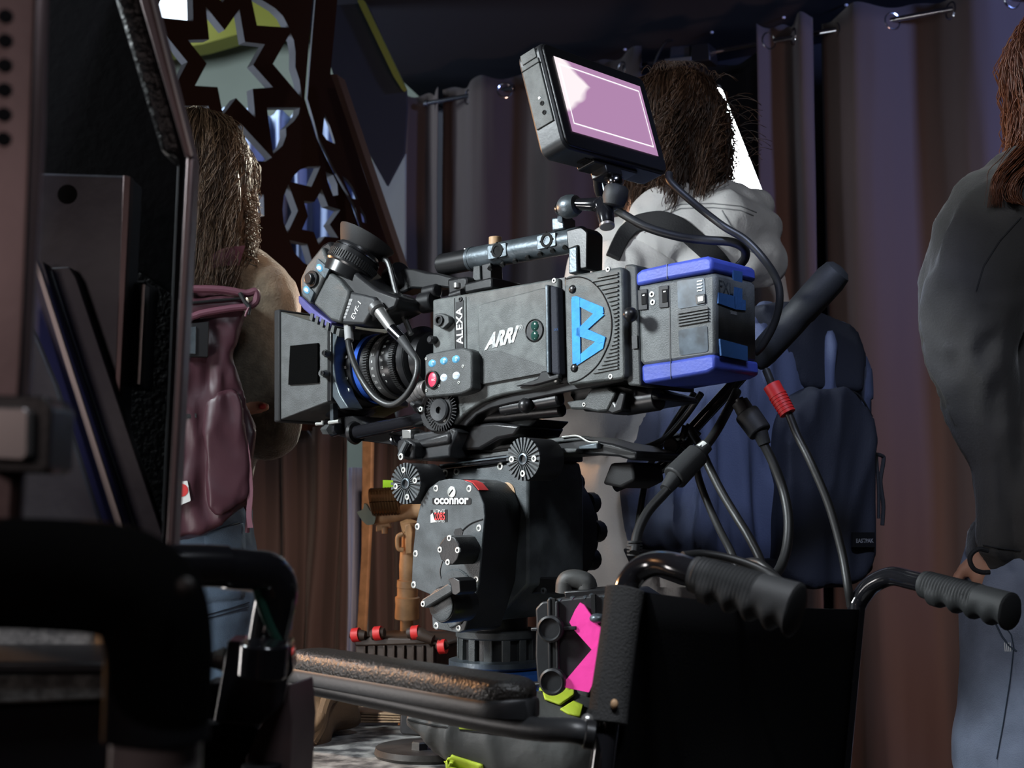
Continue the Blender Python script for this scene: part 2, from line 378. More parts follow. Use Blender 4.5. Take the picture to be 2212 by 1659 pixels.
# yellow-olive beam crossing the back room, pale cloth below it
b = B(); b.prism(Pl((0, 6.6, 0), (0, -1, 0)), [(300, -120), (660, -120), (660, 62), (520, 72), (440, 95), (300, 118)], -.15, 0); tagd = dict(label='olive painted beam seen through the star cut-outs, upper left', category='beam'); b.done('painted_beam', 'olive', **tagd)
def cloth(name, m, f, s0, s1, z0, z1, ns, nz, thick=.0015, **k):
    b = B(); g = []
    for j in range(nz+1):
        z = z0+(z1-z0)*j/nz
        g.append([b.bm.verts.new(f(s0+(s1-s0)*i/ns, z)) for i in range(ns+1)])
    for j in range(nz):
        for i in range(ns): b.bm.faces.new((g[j][i], g[j][i+1], g[j+1][i+1], g[j+1][i]))
    o = b.done(name, m, smooth=180, **k); md = o.modifiers.new('thickness', 'SOLIDIFY'); md.thickness = thick
    return o
def curtain(px0, px1, lam, amp, label, seed, off=0, rings=True, ztop=None, m='curtain', phase=0, z0=0.02):
    s0, s1 = WS(px0), WS(px1); zt = ztop or RODZ+.045
    def f(s, z):
        t = (zt-z)/2.4; ph = 2*math.pi*(s-s0)/lam+phase
        ph2 = ph+1.1*t*noise.noise(V((s*1.7, seed, t*.6)))*3
        a = amp*(1+.55*t*noise.noise(V((s*2.3, seed+5, 0)))*2)
        o = a*math.cos(ph2)+.014*t*noise.noise(V((s*14, z*1.2, seed)))+.006*noise.noise(V((s*30, z*3, seed)))
        if abs(z-(zt-.14)) < .012: o -= .002
        zz = z+(.010*math.cos(ph*2+.5) if z > zt-.001 else 0)
        return W(s, zz, off+o)
    n = max(30, int((s1-s0)/.012))
    c = cloth('curtain', m, f, s0, s1, z0, zt, n, 44, label=label, category='curtain', group='curtains on the rod')
    if rings:
        k = 0
        while True:
            s = s0+lam*((math.pi/2-phase)/(2*math.pi)+k/2); k += 1
            if s > s1-.01: break
            if s < s0+.01: continue
            sl = amp*2*math.pi/lam*(-1 if (k % 2) else 1); nn = (WN-WD*sl).normalized()
            b = B(); q = W(s, RODZ-.004, off); r = .025
            x, y = perp(nn); b.tube([q+x*(r*math.cos(a*math.pi/10))+y*(r*math.sin(a*math.pi/10)) for a in range(21)], .0035, 8, 1)
            b.done('grommet', 'chrome', c)
    return c
curtain(872, 948, .17, .03, 'narrow brown-lit end of curtain left of the rod end, behind the camera top handle', 3, -.02, False)
curtain(950, 1395, .30, .035, 'brown-lit dark curtain with soft pleats behind the camera top handle', 1, 0, True, phase=2.2)
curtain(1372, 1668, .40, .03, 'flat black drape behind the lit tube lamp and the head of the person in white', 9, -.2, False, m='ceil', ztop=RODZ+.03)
curtain(1648, 1766, .16, .04, 'narrow dark blue curtain bunched just right of the lamp tube', 2, 0.02, True, phase=.5)
curtain(1766, 2480, .34, .055, 'wide blue-to-brown curtain with eyelets at the right of the room', 4, 0.0, True, phase=3.6)
def rod(pa, pb, label):
    a = W(WS(pa), RODZ); b_ = W(WS(pb), RODZ); t = thing('curtain_rod', label, 'rod', a)
    b = B(); b.cyl(a, b_, .0085, seg=16); b.done('rod_tube', 'chrome', t)
    for q in (a, b_): B().cyl(q-WD*.008, q+WD*.008, .012, seg=16).done('end_cap', 'chrome', t, bev=.001)
    for f in (.06, .94):
        q = a.lerp(b_, f); B().tube([q, q-WN*.05, q-WN*.52], .004, 8, 4).done('bracket', 'black', t)
    return t
rod(922, 1106, 'short curtain rod with end cap left of the pink-lit monitor')
rod(1352, 2450, 'long curtain rod running behind the head of the person in white')
for px, py, wh in ((1538, 70, 'above the clipped fixture'), (1693, 38, 'above the narrow curtain'), (1828, 11, 'above the wide curtain, nearest the top edge'), (1350, 107, 'beside the monitor, leftmost of the pins')):
    d = (CEILZ-.004-CZ)/ray(px, py).z; B().ell(P(px, py, d), (.006, .006, .004), None, 2).done('pin', 'pin', label='small white pin in the black ceiling cloth '+wh, category='pin', group='white pins in the ceiling cloth')

# ---- carved boards with star cut-outs (left)
def carved(pl, outer, holes, thick, name, label):
    u = V((-pl.n.y, pl.n.x, 0)).normalized(); v = pl.n.cross(u); 
    if v.z < 0: v = -v
    c = bpy.data.curves.new('t', 'CURVE'); c.dimensions = '2D'; c.fill_mode = 'BOTH'; c.extrude = thick/2
    for pts in [outer]+holes:
        sp = c.splines.new('POLY'); sp.points.add(len(pts)-1); sp.use_cyclic_u = True
        for i, (x, y) in enumerate(pts):
            q = pl.w(x, y)-pl.o; sp.points[i].co = (q.dot(u), q.dot(v), 0, 1)
    o = bpy.data.objects.new('t', c); COL.objects.link(o); dg = bpy.context.evaluated_depsgraph_get()
    me = bpy.data.meshes.new_from_object(o.evaluated_get(dg)); bpy.data.objects.remove(o)
    nrm = u.cross(v); b = B(); b.bm.from_mesh(me)
    bmesh.ops.remove_doubles(b.bm, verts=b.bm.verts, dist=1e-5)
    for q in b.bm.verts: q.co = pl.o+u*q.co.x+v*q.co.y+nrm*q.co.z-pl.n*(thick/2)
    o = b.done(name, 'board', label=label, category='board'); o.data.materials.append(M['boardedge'])
    for p in o.data.polygons:
        if abs(p.normal.dot(pl.n)) < .5: p.material_index = 1
    return o
def z5(l): return [(300+x/2.7645, y/2.7645) for x, y in l]
def arc(pts): return z5(pts)
PA = Pl(P(500, 300, 3.5), (.62, -.78, -.04))
holesA = [z5([(400,40),(512,180),(600,55),(633,250),(752,264),(682,388),(802,522),(680,530),(695,703),(580,585),(503,687),(470,520),(335,512),(405,380),(293,238),(420,235)]),
 z5([(85,100),(95,50),(125,10),(170,-60),(320,-60),(325,125)]), z5([(95,130),(290,370),(215,515),(150,400),(60,260),(60,160)]),
 z5([(665,-40),(760,15),(815,50),(860,95),(897,165),(705,152)]), z5([(905,195),(925,240),(935,310),(934,400),(960,480),(973,585),(900,500),(800,382)]),
 z5([(765,642),(962,642),(955,680),(925,725),(878,765),(880,810),(858,870),(803,920),(785,800)]),
 z5([(605,735),(795,940),(755,965),(700,960),(640,930),(590,870),(565,800)]), z5([(230,632),(415,632),(428,690),(300,740),(230,700)]),
 z5([(440,-50),(500,15),(545,-50)]), z5([(675,1160),(745,1160),(748,1290),(690,1300)]),
 z5([(985,1200),(1050,1205),(1092,1130),(1130,1230),(1203,1253),(1140,1340),(1190,1420),(1110,1412),(1075,1462),(1045,1385),(975,1370),(1010,1290)]),
 z5([(905,1085),(925,1050),(960,1015),(1010,995),(1085,992),(1030,1116)]), z5([(893,1100),(950,1258),(888,1392),(865,1330),(858,1250),(866,1170)]),
 z5([(900,1435),(1005,1457),(1045,1600),(985,1570),(930,1510)]), z5([(1115,1025),(1160,1045),(1185,1100),(1190,1165),(1160,1170),(1130,1090)])]
carved(PA, [(180, -120), (686, -120), (670, 60), (658, 213), (683, 297), (720, 372), (758, 440), (800, 560), (860, 930), (180, 930)], holesA, .035, 'carved_board', 'dark brown board with large and small eight-pointed star cut-outs')
PB = Pl(PA.w(683, 297), (.34, -.94, .03))
holesB = [[(x+dx, y) for x, y in z5(q)] for dx, q in ((8, [(1088,680),(1118,750),(1153,862),(1100,835),(1075,800)]), (12, [(1178,1048),(1215,1075),(1250,1125),(1275,1192),(1240,1185),(1205,1110)]), (16, [(1275,1232),(1308,1290),(1316,1335),(1290,1325)]))]
carved(PB, [(740, -120), (714, 158), (765, 305), (862, 585), (866, 700), (806, 560), (764, 440), (726, 372), (689, 297), (664, 213), (676, 60), (692, -120)], holesB, .02, 'carved_board', 'narrow dark folded board right of the big star panel')
b = B(); b.prism(Pl(PB.o-V((0, .0, 0)), (-.3, -.95, 0)), [(714, 160), (728, 160), (868, 575), (856, 585)], .01, .06); b.done('timber_batten', 'timber', label='slanting brown timber batten between boards and curtain', category='batten', bev=.002)
PC = Pl(P(800, 100, 4.3), (-.2, -.97, 0))
b = B(); b.prism(PC, [(640, -120), (735, -120), (876, 190), (878, 232), (872, 330), (835, 400), (740, 230), (690, 60)], -.02, 0); b.done('tent_cloth', 'ceil', label='black cloth hanging above the batten beneath the olive edge', category='cloth')
b = B(); b.prism(PC, [(752, -40), (766, -40), (874, 188), (868, 193), (850, 165)], .0, .03); b.done('edge_strip', 'olive', label='thin olive edge strip slanting along the dark ceiling', category='strip')
b = B(); b.prism(Pl(P(850, 500, 4.5), (-.2, -.97, 0)), [(800, 350), (874, 330), (874, 620), (800, 620)], -.02, 0); b.done('backing_cloth', 'wallg', label='grey backing cloth showing right of the timber batten', category='cloth')
# window strips glowing in the back room
b = B(); b.prism(Pl((0, 6.4, 0), (0, -1, 0)), [(325, -30), (412, -20), (406, 44), (325, 36)], -.02, 0); b.done('light_panel', 'fluo', label='bright bluish light panel behind the board, top left', category='light')
b = B(); b.prism(Pl((0, 6.4, 0), (0, -1, 0)), [(536, 300), (620, 285), (620, 289), (536, 306)], -.02, 0); b.done('light_panel', 'fluo', label='thin bluish light strip seen through the lower arc cut-out', category='light')
# pale blue draped cloth behind the lower stars
def drape(name, m, pl, px0, px1, py0, py1, amp, waves, label, cat, nz=24, group=None, dt=0.0):
    a = pl.w(px0, py0); b_ = pl.w(px1, py0); lo = pl.w(px0, py1)
    def f(s, z):
        q = a.lerp(b_, s); t = (a.z-z)
        return V((q.x, q.y, z))+pl.n*(amp*math.sin(2*math.pi*waves*s+1.2*noise.noise(V((s*4, z*1.5, px0*.01)))*2)+.012*noise.noise(V((s*9, z*3, 2))))
    k = dict(label=label, category=cat)
    if group: k['group'] = group
    return cloth(name, m, f, 0, 1, lo.z, a.z, 90, nz, **k)
drape('drape', 'paleblue', Pl((0, 4.9, 0), (.1, -1, 0)), 480, 800, 240, 760, .05, 6, 'pale blue draped cloth behind the lower star cut-outs', 'cloth')
LC = Pl(P(600, 1100, 3.62), (-.12, -.99, 0))
drape('curtain', 'curtain', LC, 470, 757, 925, 2000, .035, 4.3, 'brown-lit curtain left of the pale strip, beneath the carved board', 'curtain')
drape('curtain', 'curtain', LC, 800, 1010, 905, 2000, .03, 3.3, 'brown-lit curtain behind the tan prop staff', 'curtain')
drape('curtain', 'curtain', Pl(LC.o+Y*.5, (0, -1, 0)), 860, 1500, 640, 2000, .04, 6, 'dark brown curtain low behind the fluid head and camera plate', 'curtain')
drape('cloth_strip', 'paleblue', Pl(LC.o+Y*.12, (-.1, -1, 0)), 752, 792, 1010, 1700, .006, 1, 'narrow pale blue cloth strip in the curtain gap', 'cloth')
b = B(); b.prism(Pl(LC.o+Y*.02, (-.5, -.85, 0)), [(782, 950), (803, 950), (800, 1120), (786, 1400), (768, 1400), (780, 1190)], -.012, 0); b.done('frame_upright', 'tanwood', label='tan upright board beside the pale blue cloth strip', category='board', bev=.002)

# ---- lamp tube behind the person in white, on a stand
t = thing('tube_lamp', 'slanted glaring white tube lamp behind the dark-haired head', 'lamp', (P(1600, 300, 3.75).x, P(1600, 300, 3.75).y, 0))
LP = Pl(P(1590, 300, 3.75), (-.25, -.97, 0))
b = B(); b.prism(LP, quadround([(1528, 186), (1558, 190), (1646, 412), (1575, 440)], 6), -.02, 0); b.done('diffuser', 'led', t)
b = B(); b.prism(LP, [(1520, 178), (1556, 182), (1650, 418), (1568, 448)], -.06, -.022); b.done('housing', 'black', t, bev=.003)
lo = V(t['_b']); b = B(); b.cyl(LP.w(1590, 330, -.07), LP.w(1590, 330, -.07)*1-Z*(LP.w(1590, 330, -.07).z-.06), .012); b.done('stand_pole', 'black', t)
q = LP.w(1590, 330, -.07)
for k in range(3):
    a = k*2.1+.3; B().cyl((q.x, q.y, .35), (q.x+.3*math.cos(a), q.y+.3*math.sin(a), .01), .008, seg=10).done('leg', 'black', t)
# small dark fixture clipped on the rod
t = thing('clip_fixture', 'small black fixture clipped on the rod above the dark-haired head', 'fixture', W(WS(1450), RODZ-.02, .03))
FX = Pl(W(WS(1450), RODZ, .06), WN)
B().prism(FX, [(1448, 100), (1490, 98), (1490, 132), (1446, 136)], -.05, .0).done('housing', 'navyd', t, bev=.003)
B().prism(FX, [(1492, 96), (1530, 92), (1534, 130), (1492, 134)], -.06, .01).done('side_box', 'black', t, bev=.003)
B().tube([FX.w(1412, 140), FX.w(1425, 110), FX.w(1440, 90), FX.w(1453, 87)], .005, 8).done('clamp_arm', 'black', t)
B().prism(FX, [(1436, 128), (1492, 122), (1492, 130), (1438, 136)], .0, .012).done('clip_plate', 'steel', t)
#PART2
# ------------------------------------------------------------------ cinema camera
FW = V((-.762, .647, -.05)).normalized(); NN = V((-.647, -.762, 0)).normalized()
U = -FW; VV = NN.cross(U).normalized()
if VV.z < 0: VV = -VV
SIDE = Pl(P(1140, 720, 1.8), NN)
def sp(px, py, off=0): return SIDE.w(px, py, off)
z1 = lambda l: [(590+x/3.318, 460+y/3.318) for x, y in l]
z2 = lambda l: [(1100+x/2.9105, 460+y/2.9105) for x, y in l]
base = sp(1130, 870, -.08)
cm = thing('cinema_camera', 'large grey cinema camera with blue tape B, on the fluid head', 'camera', base)
body = B().prism(SIDE, [(934,647),(1206,600),(1207,826),(1150,842),(1100,850),(1066,858),(1040,869),(1014,886),(996,902),(984,916),(962,920),(913,921),(911,866),(934,852)], -.150, 0).done('body', 'body', cm, bev=.003)
B().prism(SIDE, quadround([(1218,597),(1345,575),(1350,818),(1224,833)], 12), -.150, .004).done('rear_section', 'body', cm, bev=.003)
B().prism(SIDE, [(1204,602),(1220,599),(1226,829),(1206,826)], -.145, -.006).done('section_gap', 'black', cm)
# lower dark sweep under the side panel
B().prism(SIDE, [(984,918),(996,903),(1014,887),(1040,870),(1100,851),(1207,827),(1345,806),(1347,824),(1206,850),(1100,872),(1060,882),(1030,896),(1006,921)], -.140, -.008).done('lower_skirt', 'black', cm, bev=.002)
door = B().prism(SIDE, quadround(z1([(1463,660),(1958,530),(1962,1140),(1480,1235)]), 9), -.002, .005).done('side_door', 'body', cm, bev=.0016)
B().prism(SIDE, z1([(1540,985),(1640,990),(1960,1100),(1962,1140),(1500,1225),(1480,1180),(1490,1000)]), .004, .0053).done('door_sheen', 'body2', door)  # sheen on the door drawn as a darker wedge of paint
B().prism(SIDE, z2([(222,450),(243,450),(252,1005),(232,1010)]), .0, .010).done('door_edge', 'alu', door, bev=.0015)
B().prism(SIDE, z2([(244,452),(300,466),(318,1020),(256,1010)]), -.012, .006).done('hinge_strip', 'navyd', cm, bev=.003)
B().prism(SIDE, [(1112,834),(1160,818),(1168,802),(1182,801),(1188,812),(1206,806),(1208,818),(1150,834)], .0, .008).done('door_latch', 'black', door, bev=.002)
# sensor window
c = sp(1155, 714, .005); B().lathe(c, NN, [(.0155, 0), (.0155, .0012), (.0145, .0018), (.0135, .0006)], 32).done('window_ring', 'black', door)
for dy in (-10, 11): B().ell(sp(1155, 714+dy, .006), (.0068, .0068, .002), (U, VV, NN), 2).done('lens_window', 'glass', door)
textpx('ARRI', 'wornwhite', door, SIDE, z1([(1512,985)])[0], z1([(1745,922)])[0], z1([(1530,868)])[0], .0056, bold=.05, name='lettering', shear=.25)
text('®', 'wornwhite', door, sp(*z1([(1775,822)])[0], .0056), U, VV, .0075)
text('SXS', 'tapedk', cm, sp(1201, 712, .0065), U, VV, .003)
B().prism(SIDE, z1([(1308,640),(1362,625),(1366,965),(1312,975)]), -.001, .0008).done('name_strip', 'black', cm)
textpx('ALEXA', 'white', cm, SIDE, z1([(1362,940)])[0], z1([(1356,672)])[0], z1([(1316,948)])[0], .0012, bold=.02, name='lettering')
for a in ((1296,610),(1378,600)):
    p = z1([a, (a[0]+6, 980)]); B().prism(SIDE, [p[0], (p[0][0]+1.2, p[0][1]), (p[1][0]+1.2, p[1][1]), p[1]], 0, .0008).done('panel_groove', 'black', cm)
screw(SIDE, *z1([(1342,618)])[0], .001, cm, .0035, m='black')
# hex socket and small connector on the front section
B().prism(SIDE, quadround(z1([(1150,730),(1195,715),(1255,740),(1262,785),(1215,830),(1150,800)]), 3), 0, .010).done('hex_socket', 'body2', cm, bev=.001)
c = sp(*z1([(1195,770)])[0], .010); B().lathe(c, NN, [(.0075, 0), (.0075, .003), (.005, .003), (.005, .0)], 20).done('socket_ring', 'black', cm)
B().lathe(sp(*z1([(1160,912)])[0], .0), NN, [(.006, 0), (.006, .01), (.004, .012)], 16).done('side_button', 'black', cm)
for q in z2([(283,425),(622,355),(292,1050),(638,1028)]): screw(SIDE, *q, .004 if q[0] > 1215 else 0, cm, .0035)
for q in z2([(398,480),(410,975)]): B().ell(sp(*q, .004), (.006, .006, .0035), (U, VV, NN), 2).done('rubber_bumper', 'black', cm)
# round ribbed vent at the back of the side
cx, cy = 1196, 712; arcp = []
arcp = z2([(360,415),(430,402),(500,420),(560,470),(605,540),(635,620),(645,700),(635,790),(605,870),(560,950),(500,1010),(440,1050),(380,1068)])
pts = [sp(x, y, .0043) for x, y in arcp]; B().tube(pts, .0009, 6, 4).done('round_groove', 'black', cm)
def arcx(y):
    for (xa, ya), (xb, yb) in zip(arcp, arcp[1:]):
        if ya <= y <= yb: return xa+(xb-xa)*(y-ya)/(yb-ya)
    return arcp[0][0]+60
b = B()
for k in range(25):
    y = 597+k*8.6; x0 = max(arcx(y)+5, 1278 if (k < 3 or k > 21) else 0); y1_ = y-(1334-x0)*.17
    b.prism(SIDE, [(x0, y), (1334, y1_-1.5), (1334, y1_+2.2), (x0, y+3.6)], .003, .0062)
b.done('cooling_ribs', 'body', cm, kind='stuff')
# blue tape letter B
for q in ([(390,540),(442,530),(446,940),(398,950)], [(392,528),(420,522),(588,592),(592,628),(560,650),(404,570)], [(548,612),(596,640),(470,752),(425,735)], [(425,722),(455,715),(603,780),(597,808),(566,818),(420,770)], [(552,800),(602,790),(588,852),(426,958),(408,920)]):
    o = B().prism(SIDE, z2(q), .0035, .0056+.0002*len(ALL) % .0006).done('tape_strip', 'tape', cm)
# battery mount, battery
B().prism(SIDE, z2([(722,325),(765,320),(800,330),(830,1090),(745,1085),(738,1060)]), -.13, -.006).done('battery_mount', 'body2', cm, bev=.003)
B().prism(SIDE, z2([(770,775),(803,770),(806,850),(772,855)]), -.01, -.003).done('mount_clip', 'black', cm)
B().cyl(sp(*z2([(775,645)])[0], -.006), sp(*z2([(765,643)])[0], .016), .004).done('mount_pin', 'black', cm)
B().ell(sp(*z2([(762,640)])[0], .018), (.010,)*3, None, 2).done('mount_knob', 'black', cm)
bt = thing('camera_battery', 'grey battery with blue rubber caps and blue tape, behind the camera', 'battery', sp(1460, 815, -.05))
BO = -.004; BB = -.100
B().prism(SIDE, z2([(808,450),(1285,372),(1300,400),(1302,880),(1290,905),(840,965),(818,930)]), BB, BO).done('battery_case', 'battgrey', bt, bev=.006)
B().prism(SIDE, z2([(1252,375),(1288,370),(1302,395),(1303,890),(1262,900)]), BB-.001, BO-.004).done('rear_shell', 'battdark', bt, bev=.005)
B().prism(SIDE, z2([(795,458),(793,382),(828,355),(990,318),(1240,270),(1275,285),(1278,360),(1250,372),(990,418)]), BB-.004, BO+.004).done('rubber_cap', 'battblue', bt, bev=.004)
B().prism(SIDE, z2([(828,955),(1010,930),(1250,890),(1292,890),(1296,980),(1240,1008),(845,1075),(832,1050)]), BB-.004, BO+.004).done('rubber_cap', 'battblue', bt, bev=.004)
for a, b_ in (((990,320),(990,415)), ((1012,930),(1014,1045))):
    p = z2([a, b_]); B().prism(SIDE, [p[0], (p[0][0]+1, p[0][1]), (p[1][0]+1, p[1][1]), p[1]], BO+.003, BO+.0045).done('cap_seam', 'black', bt)
B().prism(SIDE, z2([(1002,455),(1008,455),(1016,925),(1008,925)]), BO, BO+.0006).done('case_seam', 'black', bt)
wn = B().prism(SIDE, quadround(z2([(1055,428),(1225,405),(1238,575),(1062,605)]), 6), BO, BO+.0008).done('display_window', 'battwin', bt)
for k in range(4):
    p = (1180, 428+k*20); B().prism(SIDE, z2([p, (p[0]+32, p[1]-6), (p[0]+32, p[1]-1), (p[0], p[1]+5)]), BO, BO+.002).done('gauge_bar', 'steel', wn)
kb = B().prism(SIDE, quadround(z2([(1170,518),(1228,508),(1232,565),(1176,575)]), 2), BO, BO+.0025).done('test_button', 'black', bt, bev=.0005)
B().prism(SIDE, quadround(z2([(1185,528),(1218,522),(1220,552),(1188,558)]), 2), BO+.002, BO+.0032).done('button_cap', 'satin', kb)
B().prism(SIDE, quadround(z2([(1062,738),(1245,708),(1250,872),(1072,897)]), 6), BO, BO+.0008).done('lower_window', 'battwin', bt)
for k in range(5):
    y = 628+k*19; B().prism(SIDE, z2([(1058,y),(1248,y-32),(1248,y-26),(1058,y+7)]), BO, BO+.003).done('grip_rib', 'battgrey', bt)
B().prism(SIDE, z2([(1058,622),(1248,588),(1252,682),(1060,708)]), BO-.001, BO+.0007).done('grip_recess', 'black', bt)
for x0, y0, x1, y1 in ((808,485,865,612), (938,462,998,598)):
    sk = B().prism(SIDE, z2([(x0,y0),(x1,y0-8),(x1+3,y1-6),(x0+3,y1)]), BO, BO+.002).done('power_socket', 'battdark', bt, bev=.0006)
    B().prism(SIDE, z2([(x0+22,y0+20),(x1-8,y0+16),(x1-6,y1-40),(x0+24,y1-34)]), BO+.001, BO+.003).done('socket_face', 'hole', sk)
    B().prism(SIDE, z2([(x0+30,y0+30),(x1-16,y0+27),(x1-16,y0+34),(x0+30,y0+36)]), BO+.002, BO+.0035).done('socket_pin', 'steel', sk)
for q in z2([(898,512),(903,562)]): screw(SIDE, *q, BO, bt, .004)
# battery back face (normal U); its shade put into darker tape and FXL print
RP = Pl(sp(*z2([(1302,640)])[0], BO), U)
zz = lambda l: [(1440+x/5.53, 560+y/5.53) for x, y in l]
for q in ([(800,130),(905,150),(905,480),(945,490),(945,610),(830,600),(810,560)], [(620,395),(812,440),(830,600),(620,525)], [(640,950),(968,1040),(970,1215),(655,1150)]):
    B().prism(RP, zz(q), .0, .0022).done('tape_strip', 'tapedk', bt)
text('FXL', 'alu', bt, RP.w(*zz([(710,335)])[0], .0023), -NN, VV, .014)
text('SERIES', 'grey', bt, RP.w(*zz([(800,640)])[0], .0023), -NN, VV, .004)
# control key pad
kp = B().prism(SIDE, quadround(z1([(1085,1012),(1355,962),(1425,990),(1425,1265),(1350,1300),(1085,1325)]), 9), .0, .022).done('key_pad', 'body2', cm, bev=.003)
for x, y, s in ((1140,1078,'1'), (1224,1060,'2'), (1310,1048,'3')):
    q = z1([(x, y)])[0]; k = B().ell(sp(*q, .022), (.0075, .0055, .0018), (U, VV, NN), 2).done('key', 'keyglow', kp); text(s, 'white', k, sp(*q, .0245), U, VV, .0045)
for x, y, s in ((1223,1180,'PLAY'), (1312,1165,'LOCK')):
    q = z1([(x, y)])[0]; k = B().ell(sp(*q, .022), (.0068, .0055, .0018), (U, VV, NN), 2).done('key', 'keyw', kp); text(s, 'black', k, sp(*q, .0245), U, VV, .002)
q = z1([(1148,1195)])[0]; B().lathe(sp(*q, .022), NN, [(.0125, 0), (.0125, .004), (.0105, .005), (.0100, .002)], 28).done('button_collar', 'blackm', kp)
k = B().ell(sp(*q, .023), (.0092, .0115, .003), (U, VV, NN), 3).done('record_button', 'redglow', kp); text('REC', 'white', k, sp(*q, .0268), U, VV, .0028)
for a in ((1098,1046), (1100,1272), (1362,1098), (1332,1215), (1190,1238)): screw(SIDE, *z1([a])[0], .022, kp, .0022)
# rosette at the body foot
rs = B().lathe(sp(*z1([(1205,1415)])[0], .0), NN, [(.031, 0), (.031, .010), (.029, .012), (.021, .012), (.0205, .009)], 44).done('foot_rosette', 'headd', cm)
B().lathe(sp(*z1([(1205,1415)])[0], .010), NN, [(.017, 0), (.017, .005), (.015, .007), (.005, .006), (.0045, .001)], 30).done('rosette_cap', 'plastic', rs)
for a in ((1225,1350), (1228,1482), (1143,1425)): screw(SIDE, *z1([a])[0], .012, rs, .0032)
b = B(); c0 = sp(*z1([(1205,1415)])[0], .0125)
for k in range(36):
    a = k*math.pi/18; d = U*math.cos(a)+VV*math.sin(a); b.box(c0+d*.0255, d, d.cross(NN), NN, .008, .0012, .0014)
b.done('rosette_teeth', 'headd', rs, kind='stuff')
B().cyl(sp(904,878,.002), sp(912,886,.012), .009, .007).done('release_lever_hub', 'headd', cm)
B().tube([sp(890,872,.012), sp(910,884,.014)], [.004, .006], 10).done('release_lever', 'headd', cm); screw(SIDE, 909, 884, .020, cm, .004)
# top: handle, posts, blocks
HB = -.075
def hp(px, py, off=0): return SIDE.w(px, py, HB+off)
hx = (hp(1262, 516)-hp(955, 574)).normalized()
B().cyl(hp(953, 572.5), hp(1020, 560), .0165, seg=32).done('handle_front', 'black', cm, bev=.003)
B().cyl(hp(1018, 560.4), hp(1262, 515), .0175, seg=32).done('handle_bar', 'alu', cm, bev=.002)
B().cyl(hp(1018, 560.2), hp(1024, 559.2), .0182, seg=32).done('handle_collar', 'alu', cm)
B().prism(SIDE, quadround([(1222,497),(1256,489),(1269,500),(1268,580),(1252,582),(1250,531),(1226,540)], 5), HB-.018, HB+.018).done('handle_end', 'black', cm, bev=.003)
B().prism(SIDE, [(1228,536),(1246,531),(1247,588),(1228,592)], HB-.012, HB+.0185).done('rear_post', 'alu', cm, bev=.002)
B().prism(SIDE, [(1022,575),(1036,573),(1038,605),(1020,608)], HB-.012, HB+.014).done('front_post', 'body2', cm, bev=.0015)
B().prism(SIDE, [(1040,571),(1060,567),(1062,618),(1042,624)], HB-.014, HB+.012).done('front_post', 'black', cm, bev=.0015)
for x, y in ((1074,541), (1181,519)):
    B().prism(SIDE, quadround([(x-22,y-10),(x+19,y-18),(x+20,y+12),(x-21,y+21)], 4), HB+.008, HB+.0185).done('accessory_plate', 'alu', cm, bev=.001)
    o = B().lathe(hp(x, y, .0185), NN, [(.0105, 0), (.0105, .001), (.0085, .0012), (.0065, .0012), (.0062, -.006)], 28).done('rosette_hole', 'hole', cm)
    for k in range(4): a = k*math.pi/2; d = U*math.cos(a)+VV*math.sin(a); B().ell(hp(x, y, .0185)+d*.0108, (.0018,)*3, None, 1).done('notch', 'hole', o)
b = B()
for k in range(7): x = 1060+k*27; b.lathe(hp(x, 577-k*7.6-(0 if k else 0), .012), -VV*.8+NN*.6, [(.0038, 0), (.0038, .0042)], 12)
b.done('underside_holes', 'hole', cm, kind='stuff')
B().cyl(hp(1070,531), hp(1070,512), .0095, seg=20).done('cork_knob', 'tanwood', cm, bev=.001)
for x in (1010, 1018): B().cyl(hp(x-5,546), hp(x-5,537), .0022, seg=8).done('tiny_pin', 'steel', cm)
B().prism(SIDE, [(965,602),(1008,596),(1010,622),(968,640)], HB-.03, HB+.03).done('top_block', 'black', cm, bev=.004)
B().prism(SIDE, [(1002,612),(1062,598),(1064,622),(1003,634)], HB-.03, HB+.035).done('top_block', 'black', cm, bev=.003)
B().cyl(hp(988,622,.03), hp(988,612,.03), .006).done('clamp_screw', 'steel', cm)
for x, y, r in ((912,655,.016), (918,633,.010)): B().cyl(SIDE.w(x,y,-.05), SIDE.w(x+28,y-6,-.05), r, seg=20).done('front_knob', 'black', cm, bev=.002)
B().cyl(hp(975,640,.06), hp(1000,632,.06), .006).done('cable_stub', 'black', cm)
# underside hardware
B().prism(SIDE, [(1222,842),(1330,826),(1420,850),(1424,862),(1360,872),(1320,880),(1262,890),(1240,870)], -.13, -.035).done('rear_underplate', 'black', cm, bev=.004)
B().prism(SIDE, [(1222,868),(1262,862),(1275,840),(1312,835),(1330,850),(1322,868),(1312,888),(1290,890),(1262,884),(1232,884)], -.03, -.018).done('rear_bracket', 'body2', cm, bev=.003)
screw(SIDE, 1262, 874, -.018, cm, .003)
B().prism(SIDE, [(1308,850),(1320,855),(1328,870),(1338,845),(1352,850),(1344,888),(1322,896),(1304,886)], -.05, -.02).done('hook_latch', 'black', cm, bev=.003)
B().cyl(SIDE.w(1352,872,-.05), SIDE.w(1424,860,-.05), .016).done('cylinder_lug', 'black', cm, bev=.002)
for off, x0, y0, x1, y1 in ((-.02,1085,884,1212,862), (-.04,1040,903,1216,885)):
    B().cyl(SIDE.w(x0,y0,off), SIDE.w(x1,y1,off), .0095, seg=20).done('rear_rod', 'black', cm, bev=.003)
B().ell(SIDE.w(1136,876,-.008), (.011,.011,.011), None, 2).done('rod_knob', 'black', cm)
B().prism(SIDE, [(985,920),(1030,902),(1090,900),(1160,905),(1130,935),(1110,948),(1000,955)], -.12, -.045).done('bridge_block', 'black', cm, bev=.003)
